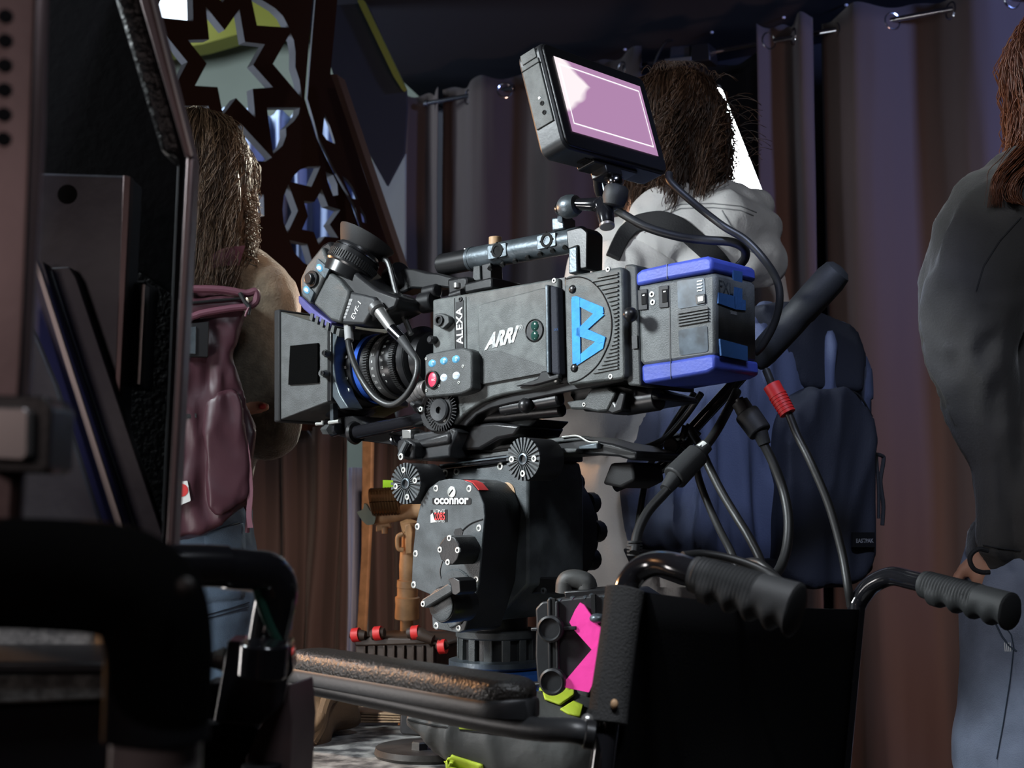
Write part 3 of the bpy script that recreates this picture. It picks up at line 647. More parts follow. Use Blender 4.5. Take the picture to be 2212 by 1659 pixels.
# front rods
for off in (-.018, -.135):
    B().cyl(SIDE.w(762,936,off), SIDE.w(925,904,off), .0105, seg=28).done('front_rod', 'tubeblk', cm)
    B().lathe(SIDE.w(766,935,off), FW, [(.016, -.004), (.018, 0), (.016, .004)], 28).done('rod_collar', 'black', cm)
B().tube([SIDE.w(845,945,-.03), SIDE.w(850,958,-.03), SIDE.w(870,963,-.04)], .003, 8).done('wire_loop', 'tubeblk', cm)
# ---- lens (a thing mounted on the camera)
LO = SIDE.w(935, 778, -.078)
def la(t): return LO-U*t*-1 if False else LO+FW*t
ln = thing('camera_lens', 'black cinema lens with engraved rings between matte box and camera', 'lens', LO-Z*.06)
def seg(name, m, prof, sg=64, **k): return B().lathe(LO, FW, [(r, t) for t, r in prof], sg).done(name, m, ln, smooth=25, **k)
seg('mount', 'black', [(-.004,.042),(.012,.044),(.012,.052),(.026,.052),(.026,.040),(.03,.040)])
seg('mount_ring', 'lensring', [(.010,.047),(.013,.0535),(.018,.0535),(.021,.047)])
seg('barrel', 'lensring', [(.028,.038),(.045,.040),(.06,.044),(.075,.046),(.10,.0485),(.125,.052),(.15,.055),(.17,.058),(.178,.056)])
ir = seg('iris_ring', 'lensgrey', [(.070,.0475),(.072,.0500),(.086,.0500),(.088,.048)])
for t, r, nme in ((.094, .0515, 'focus_gear'), (.046, .044, 'iris_gear')):
    b = B(); x, y = perp(FW)
    for k in range(80):
        a = 2*math.pi*k/80; d = x*math.cos(a)+y*math.sin(a); b.box(LO+FW*t+d*r, FW, d.cross(FW), d, .010, .0021, .004)
    b.lathe(LO, FW, [(r-.001, t-.005), (r-.001, t+.005)], 64); b.done(nme, 'rubber', ln, kind='stuff')
seg('blue_ring', 'blueglass', [(.108,.0505),(.109,.0545),(.118,.0550),(.119,.0515)])
seg('distance_ring', 'lensring', [(.120,.0535),(.121,.0570),(.142,.0590),(.143,.0565)])
seg('front_ring', 'plastic', [(.150,.057),(.152,.0625),(.160,.0630),(.162,.060)])
def ontext(s, t, ang, r, h, m='white', par=None):
    # ang measured from the viewer side (NN) towards up
    d = NN*math.cos(ang)+VV*math.sin(ang); tg = -NN*math.sin(ang)+VV*math.cos(ang)
    text(s, m, par or ln, LO+FW*t+d*(r+.0006), U, tg, h)
for k, s in enumerate(('31', '28', '35', '21', '18')): ontext('- '+s, .131, .55-k*.28, .0585, .0042)
for k in range(9): ontext(('T2', '2.8', '4', '5.6', '8', '11', '16', '22', '32')[k], .079, .9-k*.21, .0502, .0040)
for k in range(7): ontext(('32', '25', '20', '16', '12', '10', '9')[k], .062, .8-k*.24, .0462, .0040)
# ---- matte box
mb = thing('matte_box', 'black matte box with a square of hook tape, at the front of the lens', 'matte box', LO+FW*.24-Z*.09)
B().lathe(LO, FW, [(.064,.170),(.075,.172),(.077,.190),(.075,.204),(.060,.206),(.058,.19)], 64).done('clamp_ring', 'black', mb)
B().lathe(LO, FW, [(.052,.160),(.068,.164),(.070,.172),(.055,.174)], 64).done('inner_ring', 'lensring', mb)
HP = Pl(SIDE.o+NN*.012, (NN+FW*-.02))
hood = B()
o_f = [SIDE.w(603,672,.022), SIDE.w(603,908,.022)]
back = [SIDE.w(708,704,.004), SIDE.w(708,868,.004)]
wd = -NN*.190
A = [o_f[0], o_f[1], o_f[1]+wd, o_f[0]+wd]; C = [back[0], back[1], back[1]-NN*.165, back[0]-NN*.165]
def quadshell(b, A, C, th):
    cA = sum(A, V())/4; cC = sum(C, V())/4
    A2 = [cA+(p-cA)*(1-th) for p in A]; C2 = [cC+(p-cC)*(1-th) for p in C]
    va, vc, va2, vc2 = [[b.bm.verts.new(p) for p in q] for q in (A, C, A2, C2)]
    for i in range(4):
        j = (i+1) % 4
        b.bm.faces.new((va[i], va[j], vc[j], vc[i])); b.bm.faces.new((va2[i], va2[j], vc2[j], vc2[i]))
        b.bm.faces.new((va[i], va[j], va2[j], va2[i])); b.bm.faces.new((vc[i], vc[j], vc2[j], vc2[i]))
    return b
quadshell(B(), A, C, .05).done('sunshade', 'body2', mb, bev=.003)
A1 = [p+FW*.010 for p in A]; cA = sum(A1, V())/4; A1 = [cA+(p-cA)*1.03 for p in A1]; A0 = [p-FW*.014 for p in A1]
quadshell(B(), A1, A0, .07).done('front_frame', 'blackm', mb, bev=.004)
b = B(); b.poly([back[0]+U*-.002, back[1]+U*-.002, back[1]-NN*.165, back[0]-NN*.165], U*.010); b.done('back_plate', 'black', mb, bev=.002)
SH = Pl((o_f[0]+back[0])/2, (back[0]-o_f[0]).cross(o_f[1]-o_f[0])); 
if SH.n.dot(NN) < 0: SH.n = -SH.n
vp = z1([(122,952),(318,932),(318,1215),(240,1222),(108,1230)])
vel = B(); vel.prism(SH, vp, 0, .004); vel.done('hook_tape', mat('hook_tape', (.003,.003,.003), 1, 0, 1, 900, spec=.05), mb)
# arc bracket on the back
arcs = z1([(385,810),(352,950),(348,1080),(372,1200),(420,1310),(480,1405),(540,1398),(480,1300),(445,1200),(432,1080),(438,950),(480,812)])
B().prism(SIDE, arcs, -.03, .001).done('arc_bracket', 'alu', mb, bev=.0015)
for a in ((372,1003), (362,1148)):
    q = z1([a])[0]; B().cyl(sp(q[0]+10, q[1]+3, .0), sp(q[0]-4, q[1], .018), .006, seg=16).done('thumb_screw', 'body2', mb); screw(SIDE, q[0]-3, q[1], .020, mb, .004, m='black')
screw(SIDE, *z1([(532,1275)])[0], -.02, mb, .0045)
B().prism(SIDE, [(713,866),(719,866),(720,908),(713,910)], -.02, -.01).done('foot_strut', 'alu', mb)
B().prism(SIDE, [(700,905),(760,898),(850,940),(856,962),(760,950),(705,935)], -.13, -.03).done('foot_plate', 'black', mb, bev=.002)
B().cyl(sp(703,928,-.02), sp(716,928,-.01), .0085, seg=6).done('hex_knob', 'body2', mb)
B().cyl(sp(718,930,-.02), sp(732,926,-.02), .010, seg=14).done('lock_knob', 'tubeblk', mb)
B().tube([sp(683,916,-.01), sp(697,915,-.01), sp(697,909,-.01)], .0026, 8, 1).done('lever', 'screwm', mb)
B().tube([sp(711,913,-.01), sp(733,910,-.01)], .003, 8, 1).done('lever', 'screwm', mb)
# ---- viewfinder
ev = thing('viewfinder', 'electronic viewfinder with big round eyecup above the matte box', 'viewfinder', SIDE.w(715, 700, .0))
EV = Pl(SIDE.w(715, 640, .03), (-.60, -.80, .02))
B().prism(EV, z1([(350,225),(400,195),(470,300),(620,450),(740,540),(900,600),(880,680),(640,800),(480,792),(420,778),(290,660),(190,600),(190,480),(260,340)]), -.075, -.012).done('finder_body', 'black', ev, bev=.005)
B().prism(EV, z1([(400,420),(470,470),(545,560),(540,600),(480,790),(410,770),(285,650)]), -.03, .0).done('finder_side', 'body2', ev, bev=.004)
B().prism(EV, z1([(545,560),(720,600),(745,640),(650,800),(480,793),(535,640)]), -.04, -.004).done('label_face', 'plastic', ev, bev=.004)
textpx('EVF-1', 'white', ev, EV, z1([(580,765)])[0], z1([(632,650)])[0], z1([(558,745)])[0], -.0035)
b = B()
for k in range(6): x = 530+k*9; y = 758-k*24; b.prism(EV, z1([(x-38,y-2),(x-10,y-2),(x-6,y-22),(x-32,y-22)]), -.0045, -.0034)
b.done('serial_label', 'grey', ev)
kpl = B().prism(EV, z1([(350,235),(385,330),(410,410),(360,470),(300,600),(265,655),(200,600),(192,470),(240,370)]), -.02, .0).done('key_face', 'body2', ev, bev=.004)
for q in ([(318,325),(405,400),(370,470),(290,402)], [(222,490),(292,570),(265,640),(205,575)]):
    B().prism(EV, quadround(z1(q), 3), -.002, .0035).done('key_plate', 'alu', kpl, bev=.0008)
for x, y in ((333,393), (240,552)):
    B().ell(EV.w(*z1([(x, y)])[0], .0035), (.008, .0055, .002), ((U+VV*-.8).normalized(), (VV+U*.8).normalized(), NN), 2).done('key', 'keyglow', kpl)
    B().ell(EV.w(*z1([(x, y)])[0], .0050), (.0048, .003, .0016), ((U+VV*-.8).normalized(), (VV+U*.8).normalized(), NN), 2).done('key_top', 'white', kpl)
B().lathe(EV.w(*z1([(285,475)])[0], 0), NN, [(.013, 0), (.013, .004), (.0085, .004), (.0085, .010), (.0075, .011)], 24).done('jog_knob', 'black', kpl, bev=.0006)
b = B()
B().prism(EV, z1([(178,590),(205,605),(290,690),(420,785),(400,830),(300,760),(215,690),(180,640)]), -.06, -.006).done('nose_grille', 'violet', ev, bev=.002)
for k in range(6): x = 270+k*38; y = 715+k*22; B().prism(EV, z1([(x,y),(x+18,y+8),(x+8,y+62),(x-12,y+45)]), -.05, -.004).done('grille_fin', 'body2', ev)
ea = EV.w(754, 581, -.030); eb = EV.w(792, 517, -.048); ax = (eb-ea).normalized(); L = (eb-ea).length
def el(name, m, prof, par=ev, sg=48): return B().lathe(ea, ax, [(r, h*L) for h, r in prof], sg).done(name, m, par, smooth=25)
el('eyepiece', 'lensring', [(-.35,.034),(-.05,.037),(.0,.039),(.42,.039),(.42,.037),(.52,.037),(.54,.034),(.62,.033)])
b = B(); x, y = perp(ax)
for k in range(60):
    a = 2*math.pi*k/60; d = x*math.cos(a)+y*math.sin(a); b.box(ea+ax*(.18*L)+d*.039, ax, d.cross(ax), d, .012, .0024, .0026)
b.done('grip_ring', 'rubber', ev, kind='stuff')
el('metal_ring', 'chrome', [(.44,.0372),(.45,.0382),(.49,.0382),(.50,.0372)])
el('eyecup', 'blackm', [(.55,.030),(.62,.034),(.80,.040),(1.0,.046),(1.04,.0465),(1.03,.043),(.85,.034),(.7,.026),(.7,.005)])
# mount arm to the camera
B().prism(SIDE, z1([(860,445),(930,395),(1000,398),(1100,425),(1180,430),(1390,490),(1385,520),(1250,540),(1180,530),(1080,545),(1000,540),(910,580),(850,520)]), -.085, -.055).done('mount_arm', 'black', ev, bev=.006)
B().cyl(SIDE.w(845,610,-.06), SIDE.w(872,592,-.06), .022, seg=24).done('arm_joint', 'black', ev, bev=.003)
# round connector and looped cable of the viewfinder
cp = [EV.w(*q, o) for q, o in zip(z1([(765,710),(850,830),(920,900),(1020,1040)]), (.0,.004,.004,.003))]
b = B(); 
cnn = B().tube([cp[0], cp[1]], [.009, .0078], 18, 1).done('cable_plug', 'steel', ev)
B().tube([cp[1], cp[2]], [.0083, .0078], 18, 1).done('plug_sleeve', 'chrome', ev)
B().tube([cp[2], cp[3]], [.0075, .0050], 14, 1).done('strain_relief', 'rubber', ev)
B().lathe(EV.w(*z1([(745,690)])[0], -.004), cp[1]-cp[0], [(.012, -.006), (.012, .003), (.010, .005)], 20).done('socket_ring', 'lensgrey', ev)
loop = z1([(535,805),(540,920),(570,1050),(640,1200),(740,1330),(850,1375),(950,1310),(1020,1190),(1035,1080),(1018,1035)])
B().tube([EV.w(*q, o) for q, o in zip(loop, (-.02,-.01,.0,.01,.012,.012,.012,.01,.006,.003))], .0048, 14, 8).done('loop_cable', 'cable', ev)
B().tube([EV.w(*z1([(538,800)])[0], -.018), EV.w(*z1([(546,915)])[0], -.01)], .0068, 14, 1).done('cable_tag', 'grey', ev)
B().tube([SIDE.w(*q, -.03) for q in z1([(790,330),(830,370),(880,560),(930,720),(990,870)])], .0045, 10).done('thin_cable', 'cable', ev)
pl0, pl1 = SIDE.w(*z1([(985,1310)])[0], -.004), SIDE.w(*z1([(1095,1230)])[0], .0)
B().cyl(SIDE.w(889,856,-.01), SIDE.w(926,838,.004), .0125, seg=26).done('round_connector', 'satin', cm, bev=.001)
b = B(); 
for k in range(4):
    q = SIDE.w(892+k*8, 854-k*4, -.009+.0035*k); b.lathe(q, SIDE.w(926,838,.004)-SIDE.w(889,856,-.01), [(.0133, 0), (.0133, .0018)], 26)
b.done('connector_ribs', 'steel', cm)
B().prism(SIDE, [(926,853),(934,850),(934,862),(926,864)], -.01, -.002).done('red_tab', 'redprint', cm)
# ------------------------------------------------------------------ fluid head
z3 = lambda l: [(840+x/3.0726, 880+y/3.0726) for x, y in l]
UH = V((.762, -.647, 0)).normalized()
HD = Pl(P(990, 1180, 1.80), NN)
def hd(px, py, off=0): return HD.w(px, py, off)
hp0 = hd(1040, 1370, -.12)
fh = thing('fluid_head', 'big black fluid head with white lettering, carrying the cinema camera', 'tripod head', hp0)
face = z3([(150,1190),(155,1060),(163,920),(180,770),(212,630),(262,540),(330,488),(400,473),(480,478),(545,500),(595,560),(628,640),(636,720),(625,830),(612,980),(598,1165),(500,1480),(460,1497),(290,1466),(284,1335),(270,1240)])
B().prism(HD, face, -.075, 0).done('front_housing', 'headd', fh, bev=.002)
fpl = B().prism(HD, face, -.001, .0022).done('face_plate', 'head', fh, bev=.001)
B().prism(HD, z3([(455,480),(520,482),(560,500),(600,548),(578,556),(545,520),(505,497)]), -.02, -.0008).done('red_band', 'redprint', fh)
MB_ = Pl(HD.o, NN)
B().prism(HD, z3([(240,430),(640,385),(900,350),(925,480),(925,1180),(700,1420),(500,1300),(300,900),(250,600)]), -.20, -.075).done('main_body', 'head', fh, bev=.004)
B().prism(HD, z3([(845,1120),(1140,1135),(1150,1240),(830,1235)]), -.125, -.10).done('lower_flange', 'headd', fh, bev=.002)
for q in z3([(868,1215),(1025,1218)]): screw(HD, *q, -.098, fh, .0045, m='head')
dc = hd(1010, 1150, -.13)
B().lathe(dc, -NN, [(.098, 0), (.104, .01), (.106, .175), (.100, .182)], 64).done('drum', 'headd', fh)
o = B().lathe(dc-NN*.182, -NN, [(.060, 0), (.088, .004), (.088, .022), (.06, .028)], 48).done('drag_knob', 'headd', fh)
for k in range(12):
    a = k*math.pi/6; d = UH*math.cos(a)+Z*math.sin(a); B().cyl(dc-NN*.186+d*.086, dc-NN*.208+d*.086, .017, seg=14).done('knob_lobe', 'headd', o, bev=.003)
dialc = z3([(785,570)])[0]; B().lathe(hd(*dialc, -.075), NN, [(.015, 0), (.015, .0015), (.013, .002)], 28).done('level_disc', 'tanwood', fh)
text('oconnor', 'white', fpl, hd(*z3([(415,622)])[0], .0035), UH, Z, .0088, .063, bold=.035)
B().prism(HD, quadround(z3([(288,600),(545,600),(545,645),(288,645)]), 4), .0018, .0030).done('name_plate', 'black', fpl)
st = B().prism(HD, z3([(277,682),(388,678),(388,760),(277,765)]), .0018, .0028).done('sticker', 'black', fpl)
B().prism(HD, z3([(276,715),(290,700),(300,740),(318,762),(277,766)]), .0028, .0031).done('scuff', 'white', st)
text('ULTIMATE', 'white', st, hd(*z3([(334,688)])[0], .0032), UH, Z, .0038, .0215)
text('2085', 'redprint', st, hd(*z3([(338,722)])[0], .0034), UH, Z, .0105, .0200, bold=.02)
text('PATENTED', 'white', st, hd(*z3([(334,756)])[0], .0032), UH, Z, .0028, .0205)
for a in ((313,538),(533,540),(190,792),(178,972),(165,1178),(598,802),(580,1140),(315,1450),(463,1463)): screw(HD, *z3([a])[0], .002, fpl, .0048)
for a in ((376,436),(450,426),(739,391)): screw(HD, *z3([a])[0], -.075, fh, .0055)
c = hd(*z3([(420,562)])[0], .002); o = B().lathe(c, NN, [(.0075, 0), (.0075, .0015), (.006, .002)], 20).done('slotted_screw', 'screwm', fpl); B().box(c+NN*.0022, (UH-Z).normalized(), (UH+Z).normalized(), NN, .0016, .010, .0006).done('slot', 'hole', o)
# engraved arcs on the face, brake knob, lever
B().tube([hd(*q, .0024) for q in z3([(490,818),(520,790),(560,765),(625,742)])], .0011, 6).done('scale_groove', 'black', fpl)
B().tube([hd(*q, .0024) for q in z3([(355,1020),(340,1080),(345,1130),(360,1160)])], .0011, 6).done('scale_groove', 'black', fpl)
B().prism(HD, z3([(430,830),(440,808),(475,800),(492,820),(485,850),(440,860)]), .0018, .003).done('scale_window', 'headd', fpl)
kc = z3([(398,948)])[0]
kn = B().prism(HD, z3([(400,850),(436,862),(462,905),(470,960),(455,1010),(425,1045),(385,1045),(345,1010),(330,960),(338,905),(370,862)]), .0, .042).done('brake_knob', 'headd', fh, bev=.0015)
for a in ((402,868),(340,945),(457,948),(392,1028)): screw(HD, *z3([a])[0], .0418, kn, .0042)
lc = z3([(350,1310)])[0]
B().lathe(hd(*z3([(455,1225)])[0], .0), NN, [(.031, 0), (.031, .004), (.029, .006)], 40).done('lever_ring', 'head', fpl)
lh = B().lathe(hd(lc[0], lc[1], .046)-NN*.046, NN, [(.024, 0), (.024, .042), (.022, .046)], 40).done('lever_hub', 'black', fh)
B().lathe(hd(lc[0], lc[1], .046), NN, [(.021, 0), (.021, .002), (.019, .003)], 40).done('hub_face', 'head', lh)
B().prism(HD, quadround(z3([(215,1275),(395,1165),(415,1190),(420,1225),(240,1335),(208,1315)]), 4), .050, .060).done('lever', 'head', lh, bev=.002)
B().prism(HD, quadround(z3([(392,1140),(430,1128),(470,1150),(475,1225),(445,1248),(420,1240),(412,1180)]), 3), .028, .060).done('lever_clamp', 'black', lh, bev=.002)
screw(HD, *z3([(228,1305)])[0], .060, lh, .004)
B().prism(HD, z3([(330,1360),(400,1360),(505,1380),(470,1440),(400,1470),(375,1420)]), .0, .006).done('foot_lug', 'head', fpl, bev=.002); screw(HD, *z3([(498,1370)])[0], .002, fpl, .004)
# two toothed rosettes
for (a, off, nm) in (((118,505), .012, 1), ((897,343), -.020, 2)):
    q = z3([a])[0]; c = hd(*q, off)
    o = B().lathe(c-NN*.05, NN, [(.028, 0), (.0285, .046), (.027, .050)], 48).done('rosette', 'headd', fh)
    for k in range(26):
        an = 2*math.pi*k/26; d = UH*math.cos(an)+Z*math.sin(an); tt = d.cross(NN)
        b = B(); p0 = c+d*.0085; p1 = c+d*.0285
        b.poly([p0-tt*.0003, p1-tt*.0018, p1+tt*.0018, p0+tt*.0003], NN*.0025); b.done('tooth', 'head', o)
    B().lathe(c, NN, [(.0075, -.002), (.0075, .003), (.0055, .0035), (.0045, -.001)], 24).done('rosette_bush', 'alu', o)
    for k in range(4 if nm == 1 else 3): an = k*math.pi/2+(.2 if nm == 1 else math.pi); d = UH*math.cos(an)+Z*math.sin(an); q2 = c+d*.019; oo = B().lathe(q2, NN, [(.0042, 0), (.0042, .0032), (.002, .0034), (.002, .001)], 12).done('screw', 'screwm', o)
# top plate, sliding plate, block
B().prism(HD, z3([(230,410),(330,385),(640,330),(900,300),(900,345),(640,380),(250,425)]), -.20, -.068).done('top_rail', 'tubeblk', fh, bev=.004)
B().prism(HD, z3([(335,380),(700,332),(800,318),(800,330),(620,352),(340,390)]), -.075, -.066).done('rail_highlight_edge', 'alu', fh)  # pale strip laid on the rail as its highlight
B().prism(HD, z3([(550,275),(700,255),(1140,195),(1240,188),(1330,215),(1480,240),(1640,290),(1645,335),(1560,330),(1130,300),(900,320),(560,305)]), -.19, -.09).done('slide_plate', 'black', fh, bev=.003)
B().prism(HD, z3([(553,275),(1230,185),(1300,215),(1130,232),(560,300)]), -.12, -.086).done('plate_edge', 'body2', fh, bev=.002)
B().prism(HD, z3([(450,320),(1000,268),(1250,270),(1240,300),(900,330),(450,350)]), -.16, -.075).done('plate_side', 'body2', fh, bev=.002)
B().prism(HD, z3([(1255,255),(1380,235),(1385,275),(1262,280)]), -.10, -.082).done('release_catch', 'alu', fh, bev=.0015)
B().tube([HD.w(*q, -.084) for q in z3([(1150,198),(1250,190),(1325,228),(1390,232)])], .0014, 6).done('catch_wire', 'screwm', fh)
B().prism(HD, z3([(1380,235),(1640,290),(1645,345),(1600,350),(1390,290)]), -.2, -.09).done('plate_tail', 'black', fh, bev=.003)
B().prism(HD, z3([(60,195),(110,175),(160,175),(420,135),(450,150),(450,165),(405,270),(405,330),(180,355),(160,330),(140,300)]), -.13, -.035).done('bridge_foot', 'plastic', fh, bev=.004)
B().prism(HD, z3([(150,225),(400,160),(402,240),(150,280)]), -.13, -.030).done('bridge_face', 'headd', fh, bev=.005)
B().prism(HD, z3([(55,215),(120,205),(170,240),(165,340),(120,352),(60,330),(48,270)]), -.06, -.015).done('lock_housing', 'headd', fh, bev=.004)
B().prism(HD, z3([(85,148),(143,148),(146,205),(88,208)]), -.05, -.03).done('knurled_knob', 'steel', fh, bev=.001)
B().tube([hd(*q, -.008) for q in z3([(120,230),(95,280),(78,325)])], [.004, .005], 10).done('lock_lever', 'head', fh); screw(HD, *z3([(80,328)])[0], -.003, fh, .0048)
B().prism(HD, z3([(430,120),(700,100),(870,120),(830,190),(720,210),(600,280),(430,290)]), -.16, -.06).done('riser_block', 'black', fh, bev=.004)
# neck and base castle
nb = hd(1045, 1370, -.105)
bz = P(1070, 1425, 1.93).z
cxy = V((P(1075, 1420, 1.92).x, P(1075, 1420, 1.92).y, 0))
def bs(r, z): return (r, z-bz)
B().lathe(cxy+Z*bz, Z, [(.052, .0), (.052, .036), (.043, .037), (.043, .075)], 48).done('neck', 'headd', fh)
B().lathe(cxy+Z*(bz+.033), Z, [(.058, 0), (.060, .002), (.060, .010), (.056, .012)], 48).done('neck_ring', 'body2', fh)
for k in range(14):
    a = 2*math.pi*k/14; d = V((math.cos(a), math.sin(a), 0)); B().box(cxy+d*.053+Z*(bz+.016), d.cross(Z), Z, d, .012, .036, .010).done('castle_post', 'body2', fh, bev=.001)
B().lathe(cxy+Z*(bz-.008), Z, [(.066, 0), (.070, .003), (.070, .010), (.060, .012)], 48).done('base_flange', 'alu', fh)
rz = thing('riser', 'worn blue painted riser with bolts under the fluid head', 'riser', cxy+Z*(bz-.14))
B().lathe(cxy+Z*(bz-.14), Z, [(.07, 0), (.07, .10), (.085, .110), (.090, .120), (.088, .128), (.05, .1315)], 56).done('riser_body', 'blueriser', rz)
for k in range(4):
    a = k*math.pi/2-.75; d = V((math.cos(a), math.sin(a), 0)); q = cxy+d*.082+Z*(bz-.035)
    o = B().cyl(q-Z*.03, q+Z*.004, .022, seg=20).done('ear', 'blueriser', rz, bev=.002); B().lathe(q, Z, [(.012, .003), (.012, .010), (.004, .011)], 6).done('bolt', 'steel', o)
# pan bar with long black grip
pb = thing('pan_bar', 'bent black pan bar with long rubber grip rising to the right', 'pan bar', P(1372, 1030, 1.86))
B().tube([P(1330,1050,1.9), P(1372,1032,1.88), P(1420,1015,1.86), P(1455,985,1.85), P(1490,935,1.85), P(1560,858,1.84), P(1640,770,1.82)], .0088, 16, 8).done('bar', 'tubeblk', pb)
gp = [P(1605,812,1.83), P(1625,790,1.825), P(1640,772,1.82), P(1720,683,1.80), P(1800,594,1.78), P(1812,582,1.78), P(1818,576,1.78)]
g0, g1 = P(1628,785,1.825), P(1812,583,1.78)
ga = (g1-g0).normalized(); gl = (g1-g0).length
B().lathe(g0, ga, [(.013,0),(.017,.004),(.0195,.02),(.0205,gl*.45),(.020,gl*.55),(.0212,gl*.57),(.0215,gl*.9),(.019,gl*.985),(.013,gl*1.02),(.004,gl*1.03)], 28).done('grip', 'rubber', pb)
B().cyl(P(1470,965,1.85), P(1500,925,1.85), .0125, seg=18).done('clamp_collar', 'black', pb, bev=.001)
B().tube([P(1440,985,1.85), P(1452,955,1.84), P(1475,945,1.83), P(1483,920,1.83)], .006, 10).done('clamp_wing', 'tubeblk', pb)
B().cyl(P(1448,962,1.83), P(1462,950,1.87), .010, seg=12).done('clamp_knob', 'black', pb, bev=.001)
B().prism(HD, [(1318,1000),(1366,998),(1372,1038),(1340,1054),(1300,1046)], -.19, -.12).done('bar_socket', 'blackm', pb, bev=.004)
# ------------------------------------------------------------------ monitor
k = 1.19
q = [P(1195,121,1.399*k), P(1382,187,1.515*k), P(1422,338,1.495*k), P(1236,284,1.378*k)]
mc = sum(q, V())/4; mu = ((q[1]-q[0])+(q[2]-q[3])).normalized(); mv = ((q[0]-q[3])+(q[1]-q[2])).normalized(); mn = mu.cross(mv).normalized(); mv = mn.cross(mu)
mw = ((q[1]-q[0]).length+(q[2]-q[3]).length)/2; mh = ((q[0]-q[3]).length+(q[1]-q[2]).length)/2
mo = thing('monitor', 'on-camera monitor with glowing pink picture on a ball-jointed arm', 'monitor', P(1330, 370, 1.72))
def mp(x, y, z=0): return mc+mu*x+mv*y+mn*z
def mrect(x0, y0, x1, y1, r, z0, z1_, n=5): return B().poly([mp(x, y, z1_) for x, y in rrect(x0, y0, x1, y1, r, n)], mn*(z0-z1_))
W2, H2 = mw/2, mh/2
mrect(-W2-.020, -H2-.023, W2+.018, H2+.018, .014, -.040, -.003).done('monitor_case', 'plastic', mo, bev=.003)
mrect(-W2-.016, -H2-.020, W2+.014, H2+.015, .010, -.006, -.0005).done('front_bezel', 'black', mo, bev=.001)
b = B(); vs = [b.bm.verts.new(mp(x, y, .0004)) for x, y in ((-W2,-H2),(W2,-H2),(W2,H2),(-W2,H2))]; b.bm.faces.new(vs)
sc = b.done('screen', 'screen', mo); uv = sc.data.uv_layers.new(name='uv')
for li, l in enumerate(sc.data.loops): uv.data[li].uv = [(0,0),(1,0),(1,1),(0,1)][l.vertex_index]
def fr(x0, y0, x1, y1, t, z=.0010):
    b = B(); R4 = [(x0,y0,x1,y0+t),(x0,y1-t,x1,y1),(x0,y0+t,x0+t,y1-t),(x1-t,y0+t,x1,y1-t)]
    for a, c_, d, e in R4: b.bm.faces.new([b.bm.verts.new(mp(*p, z)) for p in ((a,c_),(d,c_),(d,e),(a,e))])
    return b
fr(-W2*.93, -H2*.78, W2*.93, H2*.84, .0019).done('frame_line', 'screenline', sc)
for a in ((.05,.1),(.2,.3)): pass
# left side panel with sockets
sx = -W2-.0205
def side(y0, y1, z0, z1_, m, name, d=.0015, par=mo, bev=.0008): return B().poly([mp(sx-d, y, z) for y, z in ((y0,z0),(y1,z0),(y1,z1_),(y0,z1_))], mu*(d+.002)).done(name, m, par, bev=bev)
side(-H2*.72, H2*.95, -.036, -.008, 'body', 'side_panel', .0015); side(H2*.80, H2*.84, -.037, -.007, 'hole', 'side_slot', .002); side(H2*.98, H2+.012, -.034, -.010, 'body', 'corner_panel', .001)
for y in (-H2*.18, -H2*.42): B().lathe(mp(sx-.0016, y, -.018), -mu, [(.003, 0), (.003, .0006), (.0018, .0006), (.0016, -.001)], 14).done('jack', 'hole', mo)
side(-H2*.06, H2*.02, -.022, -.018, 'steel', 'card_slot', .002)
b = B()
for i in range(11): b.box(mp(-W2*.62+i*.0058, -H2-.0235, -.020), mu, mn, mv, .0028, .014, .002)
b.done('vent_slots', 'hole', mo, kind='stuff')
mrect(-.045, -H2-.028, .048, -H2-.018, .003, -.038, -.010).done('bottom_cover', 'black', mo, bev=.001)
# mount under monitor
mb0 = mp(-.010, -H2-.022, -.022)
B().poly([mp(x, -H2-.022, z) for x, z in ((-.022,-.036),(.012,-.036),(.012,-.010),(-.022,-.010))], -mv*.016).done('shoe_clamp', 'black', mo, bev=.002)
bj = P(1330, 392, 1.70)
B().cyl(mp(-.006, -H2-.036, -.022), bj, .0065, seg=16).done('shoe_stem', 'black', mo)
arm = thing('articulating_arm', 'small black articulating arm with grey ball cups holding the monitor', 'arm', hp(1212, 492))
B().ell(bj, (.0105,)*3, None, 3).done('ball', 'chrome', arm)
jd = (bj-P(1322, 432, 1.70)).normalized(); jc = P(1330, 418, 1.70)
B().lathe(jc-jd*.018, jd, [(.008,0),(.0135,.003),(.016,.012),(.0155,.024),(.0125,.028)], 28).done('ball_cup', 'rubber', arm)
ec = P(1300, 440, 1.72)
B().tube([jc-jd*.008, P(1322, 440, 1.71), ec], [.0085,.010,.0105], 16).done('arm_link', 'tubeblk', arm)
B().tube([ec, P(1285, 442, 1.72), P(1245, 441, 1.735)], [.0105,.009,.0075], 16).done('arm_link', 'tubeblk', arm)
B().tube([ec, P(1307, 460, 1.70), P(1311, 484, 1.69)], [.010,.0115,.0095], 16).done('lever_knob', 'tubeblk', arm)
B().cyl(P(1311, 484, 1.69), P(1311.5, 491, 1.688), .0098, seg=22).done('knob_cap', 'satin', arm, bev=.001)
B().lathe(P(1246, 442, 1.735), -U, [(.0075,-.002),(.0125,0),(.0150,.006),(.0155,.013),(.0145,.020),(.0110,.025),(.004,.027)], 28).done('ball_cup', 'alu', arm)
B().ell(P(1214, 450, 1.76), (.0105,)*3, None, 3).done('ball', 'chrome', arm)
B().cyl(P(1213, 452, 1.76), hp(1212, 476), .0055, seg=14).done('stem', 'chrome', arm)
B().prism(SIDE, [(1191,471),(1217,468),(1218,494),(1192,499)], HB-.014, HB+.014).done('mount_block', 'alu', arm, bev=.002)
